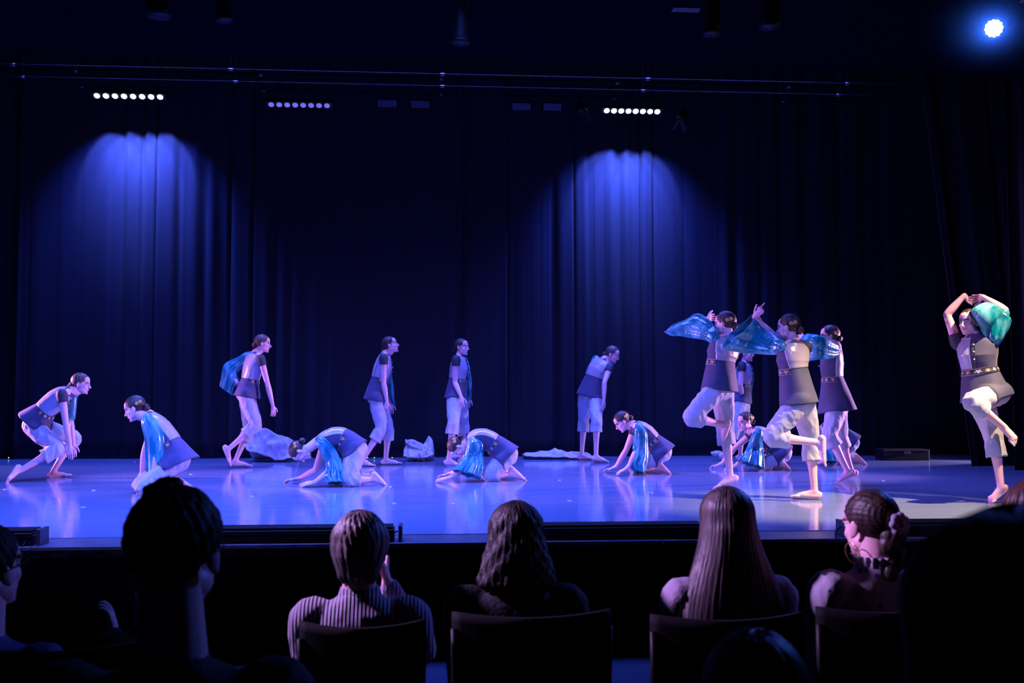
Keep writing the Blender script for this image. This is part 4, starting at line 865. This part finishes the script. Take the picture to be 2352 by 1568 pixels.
def viewer(label, hx, hy, Z, yaw, hyaw, hpitch, hk, hmat, top, s=1.0, lean=0, broad=1.0, armR=None, armL=None, fall=None, rise=.0, roll=0, glasses=False, topname='shirt', seed=0, clipb=False, nk=.20, sleeve=True):
    f0, lat = facing(yaw); H = P(hx, hy, Z); Np = H-UPV*nk*s-f0*.03*s; Pe = Np-f0*.04*s+f0*lean; Pe[2] = rise+.60; base = Pe.copy(); base[2] = rise
    root = empty('person', base, label, 'person')
    hf, hl = facing(hyaw); a = math.radians(hpitch); hu = UPV*math.cos(a)+hf*math.sin(a); hf = hf*math.cos(a)-UPV*math.sin(a)
    if roll: a = math.radians(roll); hu, hl = hu*math.cos(a)+hl*math.sin(a), hl*math.cos(a)-hu*math.sin(a)
    body = {'palm': Sh(), 'fin': Sh(), 'fs': 1}; B = body['palm']; sw = .165*broad*s; arms = {}; q = Sh(); tq = Sh()
    for sd in (1, -1):
        S_ = Np+lat*sd*sw-UPV*.05*s; spec = armL if sd == 1 else armR
        if spec: E, W, Tp = (np.array(p, float) for p in spec)
        else:
            E = S_-UPV*.27*s+f0*.08*s; W = E+f0*.20*s-UPV*.05*s-lat*sd*.10*s; Tp = W+f0*.14*s-lat*sd*.08*s-UPV*.04
        arms[sd] = (S_, E, W, Tp)
        tube(B, [S_, (S_+E)/2, E], np.array([.050, .044, .036])*s, m=12); tube(B, [E, E*.7+W*.3, W], np.array([.036, .038, .024])*s, m=12)
        hand(body, W, Tp, f0 if abs(nrm(Tp-W)@f0) < .7 else -lat*sd, sd, .4, size=s)
        tube(q, [S_-lat*sd*.05*s, S_, (S_+E)/2, E], np.array([.058, .066, .058, .052])*s, m=20); 
        if sleeve: tube(q, [E, E*.6+W*.4, W*.93+E*.07], np.array([.052, .048, .036])*s, m=16)
        hj = Pe+lat*sd*.09*s; K = hj+f0*.42*s-UPV*.03; A = K-UPV*(K[2]-rise-.08)+f0*.02; T_ = A+f0*.17*s; T_[2] = rise+.02
        tube(tq, [hj, (hj+K)/2, K], np.array([.095, .085, .066])*s, m=18); tube(tq, [K, (K+A)/2, A], np.array([.066, .062, .052])*s, m=18)
        tube(B, [K, (K+A)/2, A], np.array([.045, .045, .03])*s, m=10)
        sh_ = Sh(); tube(sh_, [A-f0*.05-UPV*.035, A+f0*.06-UPV*.035, A+f0*.17*s-UPV*.045], [.040, .042, .030], m=14); v = sh_.V(); v[:, 2] = np.maximum(v[:, 2], rise+.003); sh_.v = [v]; obj('shoe', sh_, M['chair'], root)
    ell(tq, Pe, (.17*s, .13*s, .115*s), np.column_stack([lat, f0, UPV]), m=20, n=12)
    ell(B, Np-UPV*.12*s, (.15*s, .09*s, .14*s), np.column_stack([lat, f0, UPV])); ell(B, Np-UPV*.3*s, (.14*s, .1*s, .2*s), np.column_stack([lat, f0, UPV]))
    k_ = 1.0 if broad <= 1.05 else 1.12
    tube(B, [Np-UPV*.05*s, Np+UPV*.02*s, H-hu*.085*s-hf*.025*s, H-hu*.03*s-hf*.02*s], np.array([.080, .060*k_, .054*k_, .050*k_])*s, m=16)
    v, f = remesh(B, .009, 2); body['fin'].add(v, f); 
    T = lambda p: np.asarray(p)@(np.column_stack([hl, -hf, hu])*s).T+H
    if hk == 'bun': add_head(root, body, H, hf, hl, hu, 'bun', hmat, clip=False, scale=s, bun=not clipb)
    else: add_head(root, body, H, hf, hl, hu, hk, hmat, clip=False, scale=s)
    obj('body', body['fin'], [M['skin'], M['lips'], M['brow']], root)
    if fall: obj('long_hair', hair_fall(T, **fall), hmat, root)
    cen = [Np+UPV*.035*s, Np-UPV*.04*s, Np-UPV*.25*s, Pe+UPV*.05, Pe-UPV*.04]
    prof = [(0, .060, .055, .060), (.05, .078, .066, .070), (.10, .125*broad, .080, .082), (.15, .155*broad, .095, .095), (.24, .166*broad, .115, .110), (.45, .156*broad, .125, .115), (.75, .155, .13, .12), (1, .165, .14, .13)]
    prof = [(t, a_*s, b_*s, c_*s) for t, a_, b_, c_ in prof]
    ts, rg = torso_rings(cen, lat, prof, fold=.0, seed=seed); loft(q, rg)
    v, f = remesh(q, .009, 3); N = normals(v, f); v = fabric(v, N, .0022*s, (.1, .2, 1), 16, seed); q = Sh(); q.add(v, f); so = obj(topname, q, top, root)
    v, f = remesh(tq, .012, 2); q = Sh(); q.add(v, f); obj('trousers', q, M['dark_cloth'], root)
    if glasses:
        q = Sh()
        for x in (-1, 1):
            cc = np.array([x*.031, -.092, .002])
            tube(q, [T(cc+np.array([.023*math.cos(a), 0, .018*math.sin(a)])) for a in np.linspace(0, 2*PI, 16)], [.0022]*16, m=6, k=2)
            tube(q, [T((x*.054, -.092, .008)), T((x*.079, -.03, .008)), T((x*.083, .015, .004))], [.0026]*3, m=6, k=3)
        tube(q, [T((-.009, -.094, .004)), T((.009, -.094, .004))], [.002]*2, m=6, k=2); obj('glasses', q, M['black_metal'], root)
    return root, T, so, arms
def knit_mat(name, col, pitch=.013):
    m = mat(name, col, .85, sheen=.2); nt = m.node_tree; N = nt.nodes; L = nt.links; b = N['Principled BSDF']
    t = N.new('ShaderNodeTexCoord'); wv = N.new('ShaderNodeTexWave'); wv.bands_direction = 'X'; wv.inputs['Scale'].default_value = 2*PI/(20*pitch); wv.inputs['Distortion'].default_value = .6
    wv.inputs['Detail'].default_value = 1; wv.inputs['Detail Scale'].default_value = .3
    L.new(t.outputs['Object'], wv.inputs[0]); u = N.new('ShaderNodeBump'); u.inputs['Strength'].default_value = 1; u.inputs['Distance'].default_value = .005
    L.new(wv.outputs[1], u.inputs['Height']); L.new(u.outputs[0], b.inputs['Normal'])
    x = N.new('ShaderNodeMix'); x.data_type = 'RGBA'; x.inputs[6].default_value = (*[c*.6 for c in col], 1); x.inputs[7].default_value = (*col, 1); L.new(wv.outputs[1], x.inputs[0]); L.new(x.outputs[2], b.inputs['Base Color']); return m
def print_mat():
    m = mat('printed_cotton', (.52, .46, .55), .8, bump=(22, .5, (1, 1, .5))); nt = m.node_tree; N = nt.nodes; L = nt.links; b = N['Principled BSDF']
    t = N.new('ShaderNodeTexCoord'); vo = N.new('ShaderNodeTexVoronoi'); vo.inputs['Scale'].default_value = 21; vo.inputs['Randomness'].default_value = .45; L.new(t.outputs['Object'], vo.inputs[0])
    lt = N.new('ShaderNodeMath'); lt.operation = 'LESS_THAN'; lt.inputs[1].default_value = .20; L.new(vo.outputs['Distance'], lt.inputs[0])
    x = N.new('ShaderNodeMix'); x.data_type = 'RGBA'; x.inputs[6].default_value = (.52, .46, .55, 1); x.inputs[7].default_value = (.05, .06, .16, 1); L.new(lt.outputs[0], x.inputs[0]); L.new(x.outputs[2], b.inputs['Base Color']); return m
M['dark_cloth'] = mat('dark_cloth', (.006, .006, .009), .9, bump=(90, .4, (1, 1, 1)))
M['black_shirt'] = mat('black_shirt', (.006, .007, .013), .85, bump=(90, .4, (1, 1, 1)))
M['blue_shirt'] = mat('blue_shirt', (.07, .09, .26), .85, bump=(90, .4, (1, 1, 1)))
M['pale_shirt'] = mat('pale_shirt', (.36, .30, .40), .8, bump=(60, .4, (1, 1, 1)))
M['sweater'] = knit_mat('ribbed_knit', (.46, .40, .52)); M['print'] = print_mat()
M['hair_black'] = mat('hair_black', (.003, .0025, .003), .6, spec=.25, bump=(60, .4, (1, 1, .2)), noise=(40, (.007, .004, .005), (1, 1, .2), .4, .7))
M['hair_curly'] = mat('hair_curly', (.008, .005, .006), .6, bump=(60, .6, (1, 1, .6)), noise=(40, (.018, .010, .011), (1, 1, .5), .4, .7))
M['hair_grey'] = mat('hair_grey', (.15, .12, .12), .5, bump=(50, .5, (1, 1, .15)), noise=(26, (.04, .03, .034), (1, 1, .15), .42, .62))
M['hair_brown'] = mat('hair_brown', (.11, .08, .085), .48, bump=(50, .5, (1, 1, .1)), noise=(30, (.032, .022, .024), (1, 1, .08), .42, .62))
M['hair_red'] = mat('hair_red', (.11, .04, .03), .5, bump=(50, .5, (1, 1, .2)), noise=(34, (.04, .015, .012), (1, 1, .2), .4, .65))
def audience():
    # man with glasses, left edge
    viewer('man in a blue shirt and glasses cut off by the left edge, seen from behind', -30, 1308, 3.15, 165, 156, -6, 'short', M['hair_black'], M['blue_shirt'], 1.10, broad=1.22, glasses=True, seed=31)
    # small viewer half hidden by the tall man
    H = P(345, 1352, 4.35); rt = RT
    viewer('viewer with smooth dark hair half hidden behind the tall silhouetted man', 345, 1347, 4.35, 180, 170, 4, 'bun', M['hair_brown'], M['dark_cloth'], .92, seed=32,
           armL=(H-rt*.20-UPV*.34+FW*.08, P(264, 1450, 4.5), P(251, 1392, 4.5)))
    # tall man
    r, T, _, _ = viewer('tall short-haired man seen as a dark silhouette, left of the bobbed woman', 408, 1268, 2.28, 180, 168, 2, 'short', M['hair_black'], M['black_shirt'], 1.12, broad=1.25, glasses=True, seed=33, nk=.215)
    s = Sh()
    for x, z, r_ in ((.048, .118, .020), (.030, .126, .022), (.010, .127, .020), (.060, .105, .018), (.066, .118, .012)): ell(s, T((x, .0, z)), (r_, r_*1.6, r_), m=12, n=8)
    v, f = remesh(s, .006, 2); v = fabric(v, normals(v, f), .004, (1, .2, .4), 60, 3); q = Sh(); q.add(v, f); obj('hair_tuft', q, M['hair_black'], r)
    # bobbed woman in ribbed sweater
    H = P(828, 1250, 3.7)
    r, T, so, arms = viewer('woman with short fair bobbed hair in a ribbed lilac sweater, chin resting on her hand', 828, 1262, 3.7, 183, 176, 6, 'short', M['hair_grey'], M['sweater'], 1.06, topname='sweater', seed=34, broad=1.0, nk=.165,
           armR=(H+RT*.20-UPV*.42+FW*.22, H+RT*.085-UPV*.155+FW*.10, H+RT*.045-UPV*.045+FW*.125))
    obj('bob', hair_fall(T, .100, .096, .066, kz=19, b0=.092, b1=.050, y0=.030, y1=.050, seed=2), M['hair_grey'], r)
    s = Sh(); N_ = H-UPV*.185; f0, lt = facing(183); th = np.linspace(0, 2*PI, 90, endpoint=False); rg = []
    for z, k in ((.0, 1.30), (.03, 1.12), (.055, 1.0), (.06, .93), (.03, .9)): rg.append(N_-f0*.03+UPV*(z-.012)+np.outer(np.sin(th)*.066*k*(1+.02*np.sin(30*th)), lt)+np.outer(np.cos(th)*.062*k*(1+.02*np.sin(30*th)), f0))
    loft(s, rg, cap0=False, cap1=False); obj('collar', s, M['sweater'], so)
    # curly woman
    r, T, so, _ = viewer('woman with thick dark curly hair in a dark top with blue scarf edges', 1184, 1232, 3.7, 180, 180, 4, 'long', M['hair_curly'], M['black_shirt'], 1.02, broad=1.1, nk=.175, seed=35,
           fall=dict(L=.175, w0=.094, w1=.132, kz=31, curl=.035, b0=.092, b1=.07, y0=.03, seed=5))
    s = Sh(); f0, lt = facing(180); Nn = P(1184, 1232, 3.7)-UPV*.20
    for x in (-1, 1): tube(s, [Nn+lt*x*.06+UPV*.02+f0*.02, Nn+lt*x*.13-UPV*.02, Nn+lt*x*.185-UPV*.09, Nn+lt*x*.20-UPV*.22], [.02, .045, .04, .02], side=UPV, m=14, k=5)
    obj('scarf', s, M['blue_shirt'], so)
    # long straight hair
    r, T, so, _ = viewer('woman with long straight light-brown hair down her back and a pale top', 1668, 1198, 3.65, 182, 178, 3, 'long', M['hair_brown'], M['pale_shirt'], 1.0, broad=1.06, seed=36,
           fall=dict(L=.36, w0=.094, w1=.175, kz=47, b0=.092, b1=.055, y0=.03, y1=.085, seed=7, dx=-.0))
    # woman with hair flower
    r, T, so, _ = viewer('woman with gathered hair, flower scrunchie and hoop earring in a printed pale blouse', 1996, 1206, 3.6, 196, 199, 6, 'bun', M['hair'], M['print'], 1.0, broad=1.2, topname='blouse', clipb=True, seed=37, nk=.155)
    s = Sh(); th = np.linspace(0, 2*PI, 22)
    tube(s, [T((.086, .004+.0*math.cos(a), -.088)+np.array([0.006*math.sin(a), math.cos(a)*.034, math.sin(a)*.034])) for a in th], [.0016]*22, m=6, k=2); obj('hoop_earring', s, M['gold'], r)
    s = Sh()
    for k in range(5): ell(s, T((-.012+.014*math.sin(k*2), .098-.004*k, -.035-.030*k)), (.046-.005*k, .036-.003*k, .034), m=20, n=12)
    v, f = remesh(s, .006, 2); v = fabric(v, normals(v, f), .005, (0, .2, 1), 26, 4); q = Sh(); q.add(v, f); obj('low_bun', q, M['hair'], r); s = Sh()
    for i in range(7):
        a = i*2*PI/7; ell(s, T(np.array([-.012+.026*math.cos(a), .132, .004+.026*math.sin(a)])), (.016, .013, .016), m=12, n=7)
    ell(s, T((-.012, .140, .004)), .014, m=12, n=7); v, f = remesh(s, .004, 1); q = Sh(); q.add(v, f); obj('scrunchie', q, M['pale_shirt'], r)
    s = Sh(); f0, lt = facing(196); Nn = P(1994, 1206, 3.6)-UPV*.155-f0*.03; th = np.linspace(0, 2*PI, 120, endpoint=False); rg = []
    for z, k, w_ in ((-.01, 1.2, 0), (.02, 1.02, .02), (.045, 1.02, .07), (.060, 1.10, .10), (.058, 1.04, .10), (.03, .96, .02)): rg.append(Nn+UPV*z+np.outer(np.sin(th)*.068*k*(1+w_*np.sin(19*th)), lt)+np.outer(np.cos(th)*.066*k*(1+w_*np.sin(19*th)), f0))
    loft(s, rg, cap0=False, cap1=False); obj('ruffle_collar', s, M['print'], so)
    # near silhouettes
    viewer('large dark blurred silhouette of a long-haired viewer at the lower right', 2330, 1452, 1.02, 180, 182, 0, 'long', M['hair_black'], M['black_shirt'], 1.0, broad=1.1, seed=38, rise=.25,
           fall=dict(L=.42, w0=.115, w1=.145, kz=41, b0=.09, b1=.07, y0=.03, y1=.05, seed=9))
    viewer('viewer with reddish hair cut off by the right edge beside the far-right dancer', 2372, 1190, 3.3, 180, 180, 0, 'long', M['hair_red'], M['dark_cloth'], 1.0, seed=39,
           fall=dict(L=.15, w0=.095, w1=.11, kz=31, curl=.02, b0=.088, b1=.07, y0=.03, seed=4))
    viewer('dark head of a near viewer rising at the bottom edge below the long-haired woman', 1728, 1612, 1.78, 180, 180, 0, 'long', M['hair_brown'], M['dark_cloth'], 1.0, seed=40,
           fall=dict(L=.25, w0=.086, w1=.12, kz=43, b0=.088, b1=.06, y0=.03, seed=8))
    chair(832, 3.37, 1427, .40, 'black chair with a curved back under the woman in the ribbed sweater')
    chair(1222, 3.42, 1404, .52, 'black chair under the curly-haired woman')
    chair(1672, 3.36, 1410, .50, 'black chair under the woman with long straight hair')
    chair(2040, 3.30, 1392, .46, 'black chair under the woman with the printed blouse')
    chair(100, 2.66, 1478, .50, 'black chair at the left edge under the man with glasses')
all_dancers(); audience()
